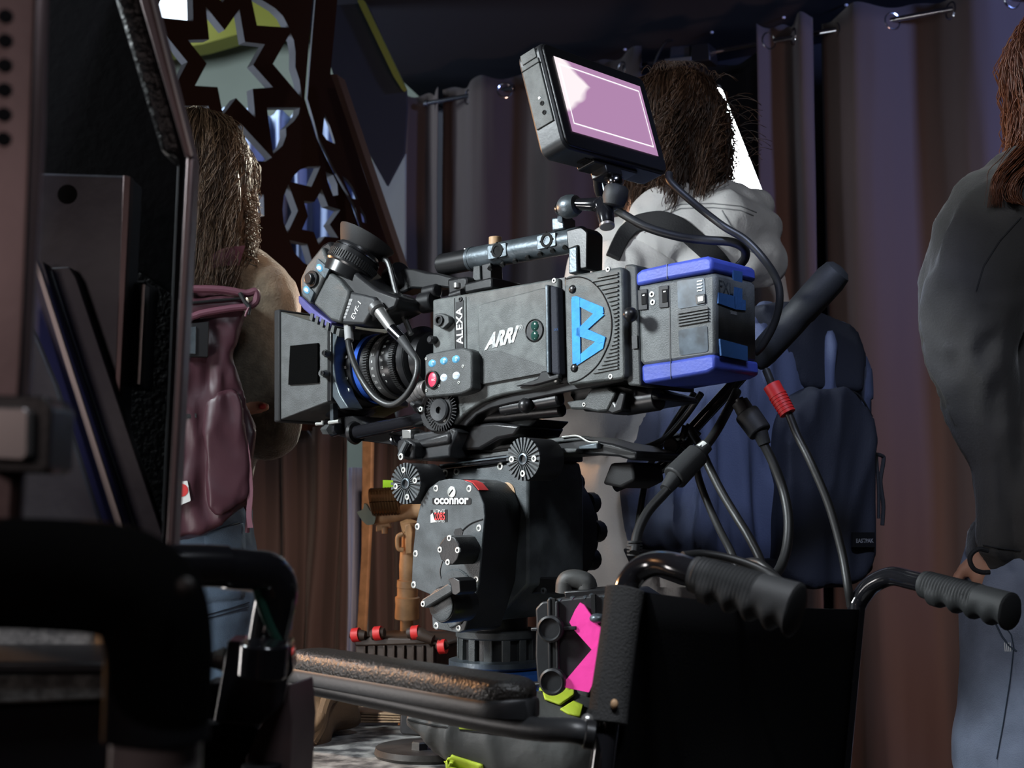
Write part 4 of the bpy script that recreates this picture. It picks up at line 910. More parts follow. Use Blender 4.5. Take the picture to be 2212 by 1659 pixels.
B().cyl(hp(1214,488,-.01), hp(1234,484,-.01), .010, seg=18).done('block_knob', 'black', arm, bev=.002)
B().prism(SIDE, [(1280,400),(1300,388),(1308,412),(1290,418)], HB-.02, HB+.0).done('cable_clip', 'alu', arm, bev=.001)
# ------------------------------------------------------------------ cables
def cable(pts, r, label, m='cable', name='cable', res=8, rr=None, **kw):
    q = [P(*p) for p in pts]; t = thing(name, label, 'cable', q[-1]); B().tube(q, rr or r, 12, res).done('cable_jacket', m, t); return t
cable([(1288,360,1.72),(1290,385,1.74),(1296,420,1.76),(1320,445,1.78),(1345,462,1.78),(1400,492,1.76),(1470,512,1.74),(1530,519,1.72),(1580,523,1.71),(1606,536,1.71),(1610,555,1.72),(1597,573,1.74),(1575,588,1.76)], .0058, 'black cable sagging from the monitor arm to the top of the blue battery')
cable([(1445,375,1.76),(1450,395,1.75),(1500,440,1.73),(1560,487,1.70),(1610,518,1.69),(1650,560,1.68),(1678,605,1.68),(1684,650,1.68),(1672,700,1.69),(1648,745,1.70),(1632,762,1.71)], .0050, 'long dark cable from the monitor corner curving down to the pan bar grip')
t = cable([(1655,800,1.72),(1664,822,1.71),(1672,845,1.70),(1702,892,1.69),(1722,940,1.68),(1752,1000,1.66),(1790,1090,1.64),(1818,1190,1.62),(1832,1270,1.60),(1838,1310,1.60)], .0052, 'thin cable with red boot hanging to the far wheelchair handle')
b = B().tube([P(1667,832,1.703), P(1702,893,1.688)], [.0115,.0098], 16, 1); b.done('red_boot', 'red', t)
b = B(); a0, a1 = P(1667,832,1.703), P(1702,893,1.688)
for i in range(7): b.lathe(a0.lerp(a1, .35+i*.1), a1-a0, [(.0118-.0002*i, 0), (.0118-.0002*i, .0022)], 16)
b.done('boot_ribs', 'red', t)
t = cable([(1596,862,1.74),(1620,905,1.73),(1642,945,1.72),(1670,1000,1.71),(1692,1060,1.70),(1703,1120,1.68),(1700,1180,1.66),(1686,1225,1.64),(1668,1248,1.62)], .0062, 'thick black cable with moulded plug looping behind the near wheelchair grip')
B().tube([P(1598,868,1.74), P(1612,892,1.735)], [.011,.012], 14, 1).done('plug', 'rubber', t); B().tube([P(1612,892,1.735), P(1643,935,1.72)], [.0165,.0155], 16, 1).done('plug_body', 'rubber', t, bev=.002); B().tube([P(1642,934,1.72), P(1652,960,1.716)], [.010,.008], 14, 1).done('strain_relief', 'rubber', t)
t = cable([(1592,845,1.78),(1575,880,1.76),(1548,930,1.72),(1520,968,1.70),(1480,1010,1.68),(1440,1060,1.66),(1400,1105,1.64),(1378,1150,1.62),(1370,1195,1.60)], .0062, 'thick black cable with inline connector running down to the wheelchair handle bend')
B().tube([P(1526,962,1.70), P(1510,978,1.695)], [.009,.010], 14, 1).done('connector_collar', 'rubber', t); B().tube([P(1508,980,1.693), P(1456,1033,1.672)], [.0150,.0165], 18, 1).done('inline_connector', 'rubber', t, bev=.002)
B().tube([P(1524,962,1.698), P(1512,972,1.695)], [.0075,.0078], 14, 1).done('white_tape_wrap', 'white', t); B().tube([P(1458,1032,1.672), P(1438,1058,1.66)], [.011,.008], 14, 1).done('strain_relief', 'rubber', t)
b = B(); 
for i in range(5): b.lathe(P(1371,1172+i*7,1.61), Z, [(.0095, 0), (.0095, .0022)], 14)
b.done('ribbed_boot', 'rubber', t)
cable([(1494,932,1.80),(1512,965,1.78),(1532,1010,1.76),(1560,1065,1.74),(1590,1115,1.72),(1615,1155,1.70),(1638,1200,1.68),(1650,1235,1.66)], .0058, 'shiny black cable running diagonally across the navy backpack')
cable([(1500,985,1.82),(1510,1035,1.80),(1530,1090,1.78),(1555,1145,1.74),(1578,1190,1.70),(1592,1225,1.68)], .0050, 'black cable left of the shiny one, crossing the navy backpack')
cable([(1475,1200,1.32),(1520,1197,1.33),(1580,1207,1.33),(1640,1228,1.32),(1690,1258,1.30),(1722,1282,1.28)], .0042, 'black cable arching just above the near wheelchair grip')
cable([(1600,1232,1.50),(1612,1215,1.48),(1640,1216,1.46),(1670,1240,1.44),(1690,1262,1.42)], .0045, 'short looped cable behind the near wheelchair grip')
cable([(1515,850,1.80),(1480,900,1.82),(1440,945,1.84),(1400,965,1.86),(1375,975,1.88)], .0045, 'thin cable from under the battery to the sliding plate')
cable([(1500,850,1.84),(1462,905,1.86),(1425,965,1.88),(1402,1010,1.9),(1388,1070,1.9),(1372,1180,1.88)], .0048, 'thin dark cable hanging behind the pan bar socket')
cable([(1838,1320,1.585),(1843,1370,1.58),(1836,1420,1.57),(1808,1462,1.56)], .0012, 'very thin wire hanging on the wheelchair backrest')
# ------------------------------------------------------------------ wheelchair
zq = lambda l: [(1250+x/2.2994, 1130+y/2.2994) for x, y in l]
wc = thing('wheelchair', 'black wheelchair with padded armrest and ribbed push handles', 'wheelchair', V((P(1600,1400,1.4).x, P(1600,1400,1.4).y, 0)))
NP = P(1335, 1290, 1.20); FP = P(1845, 1312, 1.60)
BK = Pl((NP+FP)/2, (FP-NP).cross(Z));
if BK.n.y > 0: BK.n = -BK.n
BWD = (FP-NP); BWD.z = 0; BWD.normalize(); FWDC = V((-BK.n.x, -BK.n.y, 0)).normalized()
pn0 = P(1352, 1268, 1.20); pn1 = P(1302, 1640, 1.165)
sl = (pn1-pn0).normalized(); pnf = pn0+sl*((pn0.z-.05)/-sl.z)
B().tube([pnf, pn0], .0105, 18, 1).done('rear_post', 'tubeblk', wc)
pf0 = P(1851, 1305, 1.60); pff = pf0+sl*((pf0.z-.05)/-sl.z)
B().tube([pff, pf0], .0105, 18, 1).done('rear_post', 'tubeblk', wc)
B().tube([P(1352, 1274, 1.20), P(1342, 1335, 1.192), P(1330, 1420, 1.184), P(1318, 1510, 1.176), P(1313, 1562, 1.17)], [.0185,.0168,.0170,.0175,.0172], 20).done('foam_sleeve', 'foam', wc, bev=.001)
# sling back
b = B(); g = []
for i in range(21):
    t_ = i/20; top = (P(1368,1276,1.21)).lerp(P(1843,1316,1.59), t_); sag = .02*math.sin(math.pi*t_)
    row = []
    for j in range(14):
        s_ = j/13*.42; p = top+sl*s_+FWDC*sag*min(1, s_*6+.2)-Z*(.004*math.sin(math.pi*t_)); row.append(b.bm.verts.new(p))
    g.append(row)
for i in range(20):
    for j in range(13): b.bm.faces.new((g[i][j], g[i+1][j], g[i+1][j+1], g[i][j+1]))
o = b.done('sling_back', 'seat', wc, smooth=180); md = o.modifiers.new('t', 'SOLIDIFY'); md.thickness = .008
for px, py, d in ((1367,1311,1.205),(1327,1521,1.16),(1838,1472,1.575)):
    B().ell(P(px, py, d-.004), (.0035, .003, .0045), None, 2).done('rivet', 'rust' if px > 1400 else 'tanwood', wc)
def handle(pts, g0, g1, rt, FL=1):
    B().tube(pts, rt, 20, 10).done('handle_tube', 'tubeblk', wc)
    a = (g1-g0).normalized(); L = (g1-g0).length; up = V((0,0,1)); up = (up-a*up.dot(a)).normalized(); sd = a.cross(up)
    b = B(); rings = []; n = 190; sg = 24
    for i in range(n+1):
        t_ = i/n; r = .0150+.0042*t_*FL
        rib = .0009*math.sin((t_-.04)*2*math.pi*27) if .04 < t_ < .64 else 0
        if t_ < .03: r = .0150
        if t_ > .985: r -= .003*(t_-.985)/.015
        fw = .0048*(.5-.5*math.cos((t_-.20)/.80*2*math.pi*4)) if t_ > .2 else 0
        rg = []
        for k2 in range(sg):
            an = 2*math.pi*k2/sg; cu = math.sin(an); cs = math.cos(an)
            low = max(0, -cu); rr = r+(rib if cu > -.15 else 0)+low*(.006-fw*1.3 if t_ > .12 else .001)
            rg.append(b.bm.verts.new(g0+a*(t_*L)+up*(cu*rr)+sd*(cs*rr*.95)))
        rings.append(rg)
    for A_, C_ in zip(rings, rings[1:]):
        for k2 in range(sg): b.bm.faces.new((A_[k2], A_[(k2+1) % sg], C_[(k2+1) % sg], C_[k2]))
    b.bm.faces.new(rings[0][::-1]); b.bm.faces.new(rings[-1])
    b.done('hand_grip', 'rubber', wc, smooth=50)
handle([P(1352,1275,1.20), P(1362,1252,1.20), P(1385,1228,1.195), P(1420,1217,1.18), P(1460,1222,1.155), P(1510,1240,1.135), P(1560,1262,1.12)], P(1500,1239,1.137), P(1722,1312,1.080), .0112, 1.25)
handle([P(1850,1308,1.60), P(1860,1290,1.60), P(1885,1262,1.59), P(1925,1245,1.57), P(1965,1252,1.54), P(2010,1264,1.50), P(2060,1280,1.47)], P(1998,1262,1.51), P(2185,1316,1.40), .0112, .6)
# armrest pad
ar0, ar1 = P(648, 1404, 1.47), P(1140, 1508, 1.185); ar1.z = ar0.z = (ar0.z+ar1.z)/2-.004
aa = (ar1-ar0).normalized(); L = (ar1-ar0).length; sd = aa.cross(Z)
def pad(w0, h, z0, round_=True, name='armrest_pad', m='leather', ex=0):
    b = B(); rings = []; n = 36; sg = 28
    for i in range(n+1):
        t_ = i/n; xx = -ex+(L+2*ex)*t_; e = min(1, min(xx+ex, L+ex-xx)/.035+.02); e = math.sqrt(max(0, 1-(1-e)**2)); rg = []
        for k2 in range(sg):
            an = 2*math.pi*k2/sg; c_, s_ = math.cos(an), math.sin(an); p_ = .55 if round_ else .22
            x_ = math.copysign(abs(c_)**p_, c_)*w0*e; y_ = math.copysign(abs(s_)**(.8 if s_ > 0 else p_), s_)*h*(e**.6 if round_ else 1)
            rg.append(b.bm.verts.new(ar0+aa*xx+sd*x_+Z*(z0+y_)))
        rings.append(rg)
    for A_, C_ in zip(rings, rings[1:]):
        for k2 in range(sg): b.bm.faces.new((A_[k2], A_[(k2+1) % sg], C_[(k2+1) % sg], C_[k2]))
    b.bm.faces.new(rings[0][::-1]); b.bm.faces.new(rings[-1]); return b.done(name, m, wc, smooth=60)
pad(.0275, .0135, .001); pad(.0285, .0095, -.0120, False, 'pad_base', 'plastic', .003)
B().tube([ar0+aa*.01-Z*.025, ar1-aa*.04-Z*.029, P(1230, 1578, 1.155), P(1275, 1588, 1.155)], .0105, 18, 6).done('arm_tube', 'plastic', wc)
B().cyl(P(1262,1585,1.15), P(1284,1589,1.15), .0125, seg=20).done('tube_collar', 'black', wc, bev=.001)
B().ell(P(1269,1556,1.16), (.006,.006,.006), None, 2).done('snap_button', 'steel', wc)
sq = V((wc['_b'][0], wc['_b'][1], .5))+FWDC*.26
B().box(sq, BWD, FWDC, Z, .44, .42, .02).done('seat', 'seat', wc, bev=.005)
for s_ in (-1, 1):
    hub = V((wc['_b'][0], wc['_b'][1], .30))+FWDC*.08+BWD*(s_*.27)
    x_, y_ = FWDC, Z
    B().tube([hub+x_*(.29*math.cos(a*math.pi/18))+y_*(.285*math.sin(a*math.pi/18)) for a in range(37)], .014, 12, 1).done('wheel_tyre', 'rubber', wc)
    for k2 in range(12): a = k2*math.pi/6; B().cyl(hub, hub+x_*(.28*math.cos(a))+y_*(.275*math.sin(a)), .0015, seg=6).done('spoke', 'steel', wc)
    B().tube([hub-Z*.0+BWD*(-s_*.05)+FWDC*-.08+Z*-.2, hub+BWD*(-s_*.05)+FWDC*.3-Z*.2, hub+BWD*(-s_*.05)+FWDC*.42-Z*.27], .010, 10).done('lower_rail', 'tubeblk', wc)
    ax0 = ar0-Z*.03 if s_ < 0 else None
    B().tube([sq+BWD*(s_*.21)-FWDC*.2, sq+BWD*(s_*.21)+FWDC*.2], .010, 10, 1).done('seat_rail', 'tubeblk', wc)
b0 = ar0-aa*.065-Z*.026; B().tube([b0, ar0+aa*.03-Z*.025], .0095, 12, 1).done('arm_tube', 'plastic', wc); B().tube([b0, V((b0.x, b0.y, .49))], .0095, 12, 1).done('arm_post', 'tubeblk', wc)
#P4
# ------------------------------------------------------------------ people
def hand(b, wrist, d, n, side, size=1.0, curl=.5):
    """palm and five bent fingers; d towards the fingers, n out of the back of the hand, side towards the thumb"""
    d = V(d).normalized(); n = V(n); n = (n-d*n.dot(d)).normalized(); s = d.cross(n).normalized()*side
    w0 = V(wrist); k = size
    for i in range(4): b.cap(w0+d*.012*k+s*(.012-.008*i)*k, w0+d*.080*k+s*(.030-.020*i)*k, .014*k, .0115*k)
    for i, L in enumerate((.072, .080, .074, .058)):
        p = w0+d*.082*k+s*(.030-.020*i)*k; dd = d
        for j, f in enumerate((.45, .32, .23)):
            dd = (dd-n*curl*(.55+.2*j)).normalized(); q = p+dd*(L*f*k); r0 = (.0090-.0007*j)*k; b.cap(p, q, r0, r0-.0007*k); p = q
    p = w0+d*.022*k+s*.024*k; dd = (d*.7+s*.8-n*.15).normalized()
    for j, f in enumerate((.042, .034, .026)):
        q = p+dd*f*k; b.cap(p, q, (.0125-.0015*j)*k, (.0112-.0015*j)*k); p = q; dd = (dd+d*.5-n*.2*curl).normalized()
def head(b, c, fw, up, k=1.0):
    """skull, jaw, nose, ears, lips ridge as one surface; fw = where the face looks"""
    fw = V(fw).normalized(); up = V(up); up = (up-fw*up.dot(fw)).normalized(); r = fw.cross(up); ax = (r, fw, up); c = V(c)
    b.ell(c+up*.025*k, (.076*k, .094*k, .090*k), ax); b.ell(c+fw*.028*k-up*.045*k, (.060*k, .064*k, .072*k), ax)
    b.ell(c+fw*.070*k-up*.088*k, (.024*k, .022*k, .020*k), ax); b.cap(c+fw*.094*k+up*.010*k, c+fw*.112*k-up*.022*k, .009*k, .013*k)
    for s in (-1, 1):
        b.ell(c+r*s*.078*k-up*.012*k-fw*.005*k, (.009*k, .019*k, .031*k), ax, 2)
        b.cap(c+fw*.086*k+up*.026*k+r*s*.014*k, c+fw*.080*k+up*.026*k+r*s*.044*k, .010*k, .008*k)
    b.cap(c+fw*.094*k-up*.054*k-r*.016*k, c+fw*.094*k-up*.054*k+r*.016*k, .008*k, .008*k)
    return fw, up, r
def face_parts(c, fw, up, r, par, k=1.0):
    c = V(c)
    for s in (-1, 1): B().ell(c+fw*.082*k+r*s*.031*k+up*.004*k, (.013*k,)*3, None, 2).done('eye', 'eye', par)
    B().ell(c+fw*.100*k-up*.054*k, (.021*k, .004*k, .006*k), (r, fw, up), 2).done('mouth', 'lips', par)
def strands(b, c, rad, ax, n, length, hang_in, seed, wave=.010, r0=.0011, az=(-3.14, 3.14), crown=(0, 0), lift=1.04, fall=V((0,0,-1)), curl=7, steps=15, face_gap=1.0):
    """hair: strands leave the crown, follow the skull and fall; ax = right, forward, up"""
    rnd = random.Random(seed); rt, fw, up = ax; c = V(c)
    for i in range(n):
        a = rnd.uniform(*az); t0 = rnd.uniform(.05, 1.25); L = length*rnd.uniform(.8, 1.08); lf = lift+rnd.uniform(0, .16)
        if math.cos(a) > .55 and face_gap < .9: L *= face_gap
        pts = []; ph = rnd.uniform(0, 6.28); wv = wave*rnd.uniform(.5, 1.5); s = 0; t = t0; p = None; tw = rnd.uniform(-.5, .5); cl = curl*rnd.uniform(.8, 1.2)
        step = L/steps
        d = None
        for k in range(steps+1):
            if t < 1.75:
                q = c+rt*(math.sin(a)*math.sin(t)*rad[0]*lf)+fw*(math.cos(a)*math.sin(t)*rad[1]*lf)+up*(math.cos(t)*rad[2]*lf)
                t += step/rad[2]
            else:
                q = p+(fall*1.0+d*.22+(c-p)*hang_in).normalized()*step
            if p is not None: d = (q-p).normalized(); d.z = min(d.z, 0)
            p = q; f = min(1, k/4)
            cp = noise.noise_vector(V((math.sin(a)*3, math.cos(a)*3, k*.30+seed)))*wv*1.6
            pts.append(q+(rt*math.sin(ph+k*cl/steps*2)+fw*math.cos(ph+k*cl/steps*2))*wv*.6*f+cp*f)
        m = len(pts); b.tube(pts, [r0, r0*1.1, r0*.9, r0*.3], 3, 1)
def jean_legs(b, hip_l, hip_r, ft_l, ft_r, r=(.098, .078, .062)):
    for h, f in ((hip_l, ft_l), (hip_r, ft_r)):
        h, f = V(h), V(f); k = h.lerp(f, .48)+V((0, -.0, .0)); b.cap(h, k, r[0], r[1]); b.cap(k, f+Z*.09, r[1], r[2])
def shoes(par, f, d):
    for q in f:
        q = V(q); b = B(); b.cap(V((q.x, q.y, .045)), V((q.x, q.y, .045))+V(d)*.15, .045, .038); b.cap(V((q.x, q.y, .09)), V((q.x, q.y, .05)), .045, .045); soften(b, 'shoe', 'shoe', par, .012, 3)
# ---- person in the white hoodie
pA = thing('person', 'person with dark tousled hair in a white hooded sweatshirt, turned away', 'person', V((P(1480,800,2.52).x, 2.5, 0)))
fA = V((-.62, .78, -.08)).normalized(); rA = fA.cross(Z).normalized()
hcA = P(1442, 308, 2.50)
b = B(); fw_, up_, r_ = head(b, hcA, fA, Z, .90)
nk = P(1408, 500, 2.50); b.cap(hcA-Z*.06+fA*.01, nk, .064, .066)
hipz = .88
bx, by = P(1440, 1000, 2.52).x, P(1440, 1000, 2.52).y
b.cap((bx, by, 1.36), (bx, by, .98), .12, .12)
sL, sR = P(1352, 615, 2.42), P(1590, 600, 2.64)
b.cap(sL, sR, .055, .055); b.cap(P(1440, 520, 2.5), (bx, by, 1.36), .08, .12)
eL, wL = P(1262, 900, 2.34), P(1245, 985, 2.58); wL = eL+V((-.06, .20, -.02))
b.cap(sL, eL, .048, .040); b.cap(eL, wL, .038, .028); hand(b, wL, wL-eL, Z, 1)
eR = sR+V((.10, .02, -.30)); wR = eR+V((-.12, .20, .02)); b.cap(sR, eR, .048, .040); b.cap(eR, wR, .038, .028); hand(b, wR, wR-eR, Z, -1)
for s in (-1, 1):
    h = V((bx, by, .92))+rA*s*.085; f = V((bx, by, .09))+rA*s*.13; b.cap(h, h.lerp(f, .5), .08, .055); b.cap(h.lerp(f, .5), f, .055, .04)
soften(b, 'body', 'skin', pA, .0065, 4); face_parts(hcA, fw_, up_, r_, pA, .90)
b = B()
tL, tR = V((bx, by, 0))-rA*.075, V((bx, by, 0))+rA*.075
b.cap(tL+Z*1.42, tL+Z*1.02, .135, .150); b.cap(tR+Z*1.42, tR+Z*1.02, .135, .150)
b.cap(tL+Z*1.02, tL+Z*.90, .150, .140); b.cap(tR+Z*1.02, tR+Z*.90, .150, .140)
b.cap(sL, sR, .088, .085); b.cap(P(1440, 545, 2.5), P(1470, 640, 2.52), .10, .14)
b.cap(sL, eL, .088, .074); b.cap(eL, wL-(wL-eL)*.1, .072, .045); b.cap(sR, eR, .085, .07); b.cap(eR, wR-(wR-eR)*.1, .07, .045)
hoodA = soften(b, 'sweatshirt', 'hoodie', pA, .008, 6, .010, 12, (1.1, 1.1, .45))
b = B(); b.lathe(V((bx, by, .865)), Z, [(.01, 0), (.175, .0), (.188, .045), (.180, .06), (.01, .062)], 64); b.done('rib_hem', 'hoodie', pA)
# hood bunched behind the neck
b = B()
for a_, b_, r0, r1 in ((P(1372,520,2.42),P(1400,468,2.42),.040,.040),(P(1400,468,2.42),P(1450,436,2.43),.040,.042),(P(1450,436,2.43),P(1530,430,2.45),.042,.044),(P(1530,430,2.45),P(1630,448,2.48),.044,.040),
    (P(1420,510,2.42),P(1560,500,2.42),.062,.075),(P(1560,490,2.42),P(1635,500,2.46),.072,.052),(P(1520,545,2.42),P(1640,560,2.44),.07,.058),(P(1600,560,2.42),P(1655,575,2.45),.055,.042)):
    b.cap(a_, b_, r0*.92, r1*.92)
hoodA2 = soften(b, 'hood', 'hoodie', pA, .006, 8, .0055, 15, (1, 1, .8))
for pts in (((1388,496),(1420,462),(1470,442),(1540,440),(1600,446),(1640,462)), ((1392,502),(1424,470),(1470,451),(1540,449),(1600,455),(1632,468)), ((1560,455),(1585,500),(1600,535),(1640,550))):
    surfline([hoodA, hoodA2], pts, .0012, 'hood_seam', 'grey', pA)
# jeans
b = B(); jean_legs(b, V((bx, by, .86))-rA*.08, V((bx, by, .86))+rA*.08, V((bx, by, .02))-rA*.13, V((bx, by, .02))+rA*.13); b.cap(V((bx, by, .90))-rA*.06, V((bx, by, .90))+rA*.06, .12, .12)
soften(b, 'trousers', 'navyd', pA, .012, 4, .006, 7); shoes(pA, (V((bx, by, 0))-rA*.13, V((bx, by, 0))+rA*.13), fA)
# hair
axA = (rA, fA, Z)
b = B(); b.ell(hcA+Z*.025-fA*.008, (.078, .094, .098), axA); b.ell(hcA-fA*.025-Z*.050, (.066, .056, .080), axA); b.cap(hcA-fA*.03-Z*.05, P(1480, 395, 2.46), .056, .046)
soften(b, 'hair_mass', 'hairdk', pA, .007, 4, .008, 22, (1, 1, .5))
b = B(); strands(b, hcA+Z*.022-fA*.008, (.079, .095, .099), axA, 4800, .27, .55, 3, .017, .0008, (-3.14, 3.14), face_gap=.5, curl=7, steps=11, lift=1.0)
b.done('hair', 'hairdk', pA, smooth=180)
b = B(); rnd = random.Random(5)
for i in range(34):
    y = rnd.uniform(215, 345); x = 1548+(y-215)*.22; p = P(x, y, 2.45); pts = [p]
    dx, dz = rnd.uniform(.02, .045), rnd.uniform(-.02, .02); ph = rnd.uniform(0, 6)
    for k_ in range(1, 9): f = k_/8; pts.append(p+V((dx*f*1.6+.010*math.sin(ph+f*5), -.01*f, dz*f+.012*math.cos(ph+f*5)-.012*math.cos(ph))))
    b.tube(pts, .0006, 3, 1)
for i in range(60):
    x = rnd.uniform(1400, 1545); y = 150+((x-1462)/90)**2*38; p = P(x, y, 2.45); pts = [p]; dx = rnd.uniform(-.03, .045)
    for k_ in range(1, 7): f = k_/6; pts.append(p+V((dx*f, 0, .016*math.sin(f*3)+rnd.uniform(0, .002))))
    b.tube(pts, .0006, 3, 1)
b.done('stray_hair', 'hairdk', pA, smooth=180, kind='stuff')
# backpack of that person: lies on the back, a thing of its own
BPn = V((.42, -.905, 0)); BP = Pl(P(1620, 960, 2.24), BPn)
bp = thing('backpack', 'navy backpack with dark outer pocket worn over the white hoodie', 'backpack', P(1660, 1265, 2.35))
b = B(); b.prism(BP, quadround([(1452,1140),(1455,1010),(1500,860),(1560,740),(1635,672),(1740,668),(1835,712),(1868,790),(1868,1240),(1600,1262),(1490,1210)], 30), -.15, .0)
b.prism(BP, quadround([(1500,1180),(1520,900),(1640,700),(1800,720),(1840,1200),(1620,1240)], 30), -.02, .03)
soften(b, 'main_bag', 'navy', bp, .007, 6, .026, 11, (1.3, 1.3, .25))
b = B(); b.prism(BP, quadround([(1702,1245),(1702,960),(1725,870),(1775,835),(1850,842),(1886,890),(1894,960),(1896,1210),(1860,1255),(1780,1275)], 22), -.03, .085)
soften(b, 'outer_pocket', 'navyd', bp, .007, 5, .010, 12, (1, 1, .4))  # pocket turned from the light, its shade put into darker canvas
b = B(); b.prism(BP, quadround([(1640,660),(1740,650),(1850,705),(1872,760),(1870,850),(1740,840),(1680,720)], 14), -.14, .035); soften(b, 'top_flap', 'navyd', bp, .007, 6, .006, 8)
B().prism(BP, quadround([(1480,1190),(1600,1215),(1880,1190),(1888,1230),(1850,1262),(1620,1280),(1500,1235)], 10), -.14, .06).done('base_panel', 'navyd', bp, bev=.012)
lb = B().prism(BP, [(1842,1150),(1890,1150),(1890,1182),(1842,1182)], .0925, .096).done('brand_patch', 'black', bp)
text('EASTPAK', 'grey', lb, BP.w(1868, 1168, .0965), V((BPn.y*-1, BPn.x, 0)), Z, .0070, .036, bold=.03)
B().tube([BP.w(*p, .06) for p in ((1880,980),(1906,985),(1908,1000),(1902,1040),(1908,1090),(1906,1135))], .0035, 8).done('zip_pull', 'strap', bp)
B().tube([BP.w(*p, .06) for p in ((1893,985),(1898,1060),(1898,1120))], .003, 8).done('zip_pull', 'strap', bp)
B().tube([BP.w(*p, .05) for p in ((1712,960),(1740,880),(1790,845),(1850,850),(1884,900))], .0022, 6).done('pocket_zip', 'black', bp)
def ribbon(pts, wv, th=.005):
    b = B(); pts = [V(p) for p in pts]; q = []
    e = [pts[0]*2-pts[1]]+pts+[pts[-1]*2-pts[-2]]
    for i in range(1, len(e)-2):
        for k_ in range(6):
            t = k_/6; a, b1, c, d = e[i-1], e[i], e[i+1], e[i+2]; q.append(.5*((2*b1)+(c-a)*t+(2*a-5*b1+4*c-d)*t*t+(3*b1-a-3*c+d)*t**3))
    q.append(pts[-1]); rows = []
    for i, p in enumerate(q):
        f = i/(len(q)-1)*(len(wv)-1); k_ = min(int(f), len(wv)-2); w_ = wv[k_].lerp(wv[k_+1], f-k_)
        t = (q[min(i+1, len(q)-1)]-q[max(i-1, 0)]).normalized(); n = t.cross(w_).normalized()*th/2
        rows.append([b.bm.verts.new(p+s1*w_/2+s2*n) for s1, s2 in ((-1,-1),(1,-1),(1,1),(-1,1))])
    for A_, C_ in zip(rows, rows[1:]):
        for k_ in range(4): b.bm.faces.new((A_[k_], A_[(k_+1) % 4], C_[(k_+1) % 4], C_[k_]))
    b.bm.faces.new(rows[0]); b.bm.faces.new(rows[-1][::-1]); return b
sp_ = [(1325,560),(1338,530),(1356,502),(1385,484),(1425,478),(1465,490),(1505,518),(1545,558),(1585,605),(1615,645)]
spp = [surf([hoodA, hoodA2], x, y, .006, P(x, y, 2.33)) for x, y in sp_]; wvs = []
for i in range(len(spp)):
    t_ = (spp[min(i+1, len(spp)-1)]-spp[max(i-1, 0)]).normalized(); wvs.append(t_.cross(Y).normalized()*(.026+.012*i/9))
ribbon(spp, wvs, .008).done('shoulder_strap', 'strap', bp, bev=.002)
ribbon([P(1395,905,2.38), P(1405,960,2.36), P(1420,1030,2.35), P(1440,1100,2.34)], [V((.03,.0,.0)), V((.025,0,0))], .006).done('side_strap', 'strap', bp)
ribbon([P(1380,1060,2.34), P(1400,1110,2.33), P(1412,1130,2.32)], [V((.020,0,0)), V((.024,0,0))], .006).done('strap_end', 'strap', bp)
# ---- person with the maroon backpack (left)
pB = thing('person', 'person with long wavy brown hair in an olive wool sweater and jeans', 'person', V((P(440,800,2.42).x, 2.42, 0)))
fB = V((.10, .99, 0)).normalized(); rB = fB.cross(Z).normalized()
hcB = P(430, 400, 2.42); b = B(); fw_, up_, r_ = head(b, hcB, fB, Z, .95)
nb_ = P(425, 590, 2.43); b.cap(hcB-Z*.05, nb_, .055, .058)
sR = P(556, 650, 2.42); sL = P(240, 650, 2.46); b.cap(sL, sR, .05, .05)
cB = P(375, 800, 2.44); bx, by = cB.x, cB.y
b.cap(nb_, (bx, by, 1.25), .08, .11); b.cap((bx, by, 1.25), (bx, by, 1.0), .10, .10)
eR = P(575, 925, 2.38); wR = P(500, 905, 2.62); eL = P(290, 920, 2.42); wL = P(400, 890, 2.60)
b.cap(sR, eR, .042, .036); b.cap(eR, wR, .034, .026); hand(b, wR, wR-eR, Z, 1)
b.cap(sL, eL, .042, .036); b.cap(eL, wL, .034, .026)
# left hand tucked at the inside of the right elbow: thumb and fingers show
hw = P(500, 895, 2.44); b.cap(wL, hw, .026, .024); hand(b, hw-V((.03,0,0)), V((1, -.15, .10)), V((0, -1, .2)), -1, .95, .25)
b.cap(P(528, 885, 2.305), P(556, 880, 2.295), .0125, .0115); b.cap(P(556, 880, 2.295), P(573, 879, 2.292), .0115, .0095)
b.cap(P(500, 890, 2.42), P(528, 885, 2.305), .018, .0125)
for s in (-1, 1):
    h = V((bx, by, .93))+rB*s*.06; f = V((bx, by, .09))+rB*s*.09; b.cap(h, h.lerp(f, .5), .07, .055); b.cap(h.lerp(f, .5), f, .055, .04)
soften(b, 'body', 'skin', pB, .0065, 3); face_parts(hcB, fw_, up_, r_, pB, .95)
B().ell(P(567, 878, 2.281), (.0065, .003, .0052), None, 2).done('thumb_nail', 'redprint', pB, label='pink thumb nail')
b = B(); b.cap(sL, sR, .078, .078); b.cap(nb_+Z*-.01, (bx, by, 1.38), .085, .13); b.cap(P(500,600,2.43), sR, .07, .078)
for s in (-1, 1): b.cap(V((bx, by, 1.36))+rB*s*.055, V((bx, by, 1.02))+rB*s*.04, .120, .105)
b.cap(sR, eR, .078, .060); b.cap(eR, P(512, 915, 2.56), .060, .048); b.cap(sL, eL, .078, .06); b.cap(eL, P(420, 895, 2.56), .06, .045)
soften(b, 'sweater', 'sweater', pB, .008, 5, .008, 10)
b = B(); jean_legs(b, V((bx, by, .93))-rB*.06, V((bx, by, .93))+rB*.063, V((bx, by, .02))-rB*.09, V((bx, by, .02))+rB*.09, (.095, .080, .07)); b.cap(V((bx, by, .98))-rB*.045, V((bx, by, .98))+rB*.046, .105, .105)
jnB = soften(b, 'jeans', 'jeans', pB, .009, 4, .006, 9, (1, 1, 2)); shoes(pB, (V((bx, by, 0))-rB*.10, V((bx, by, 0))+rB*.10), fB)
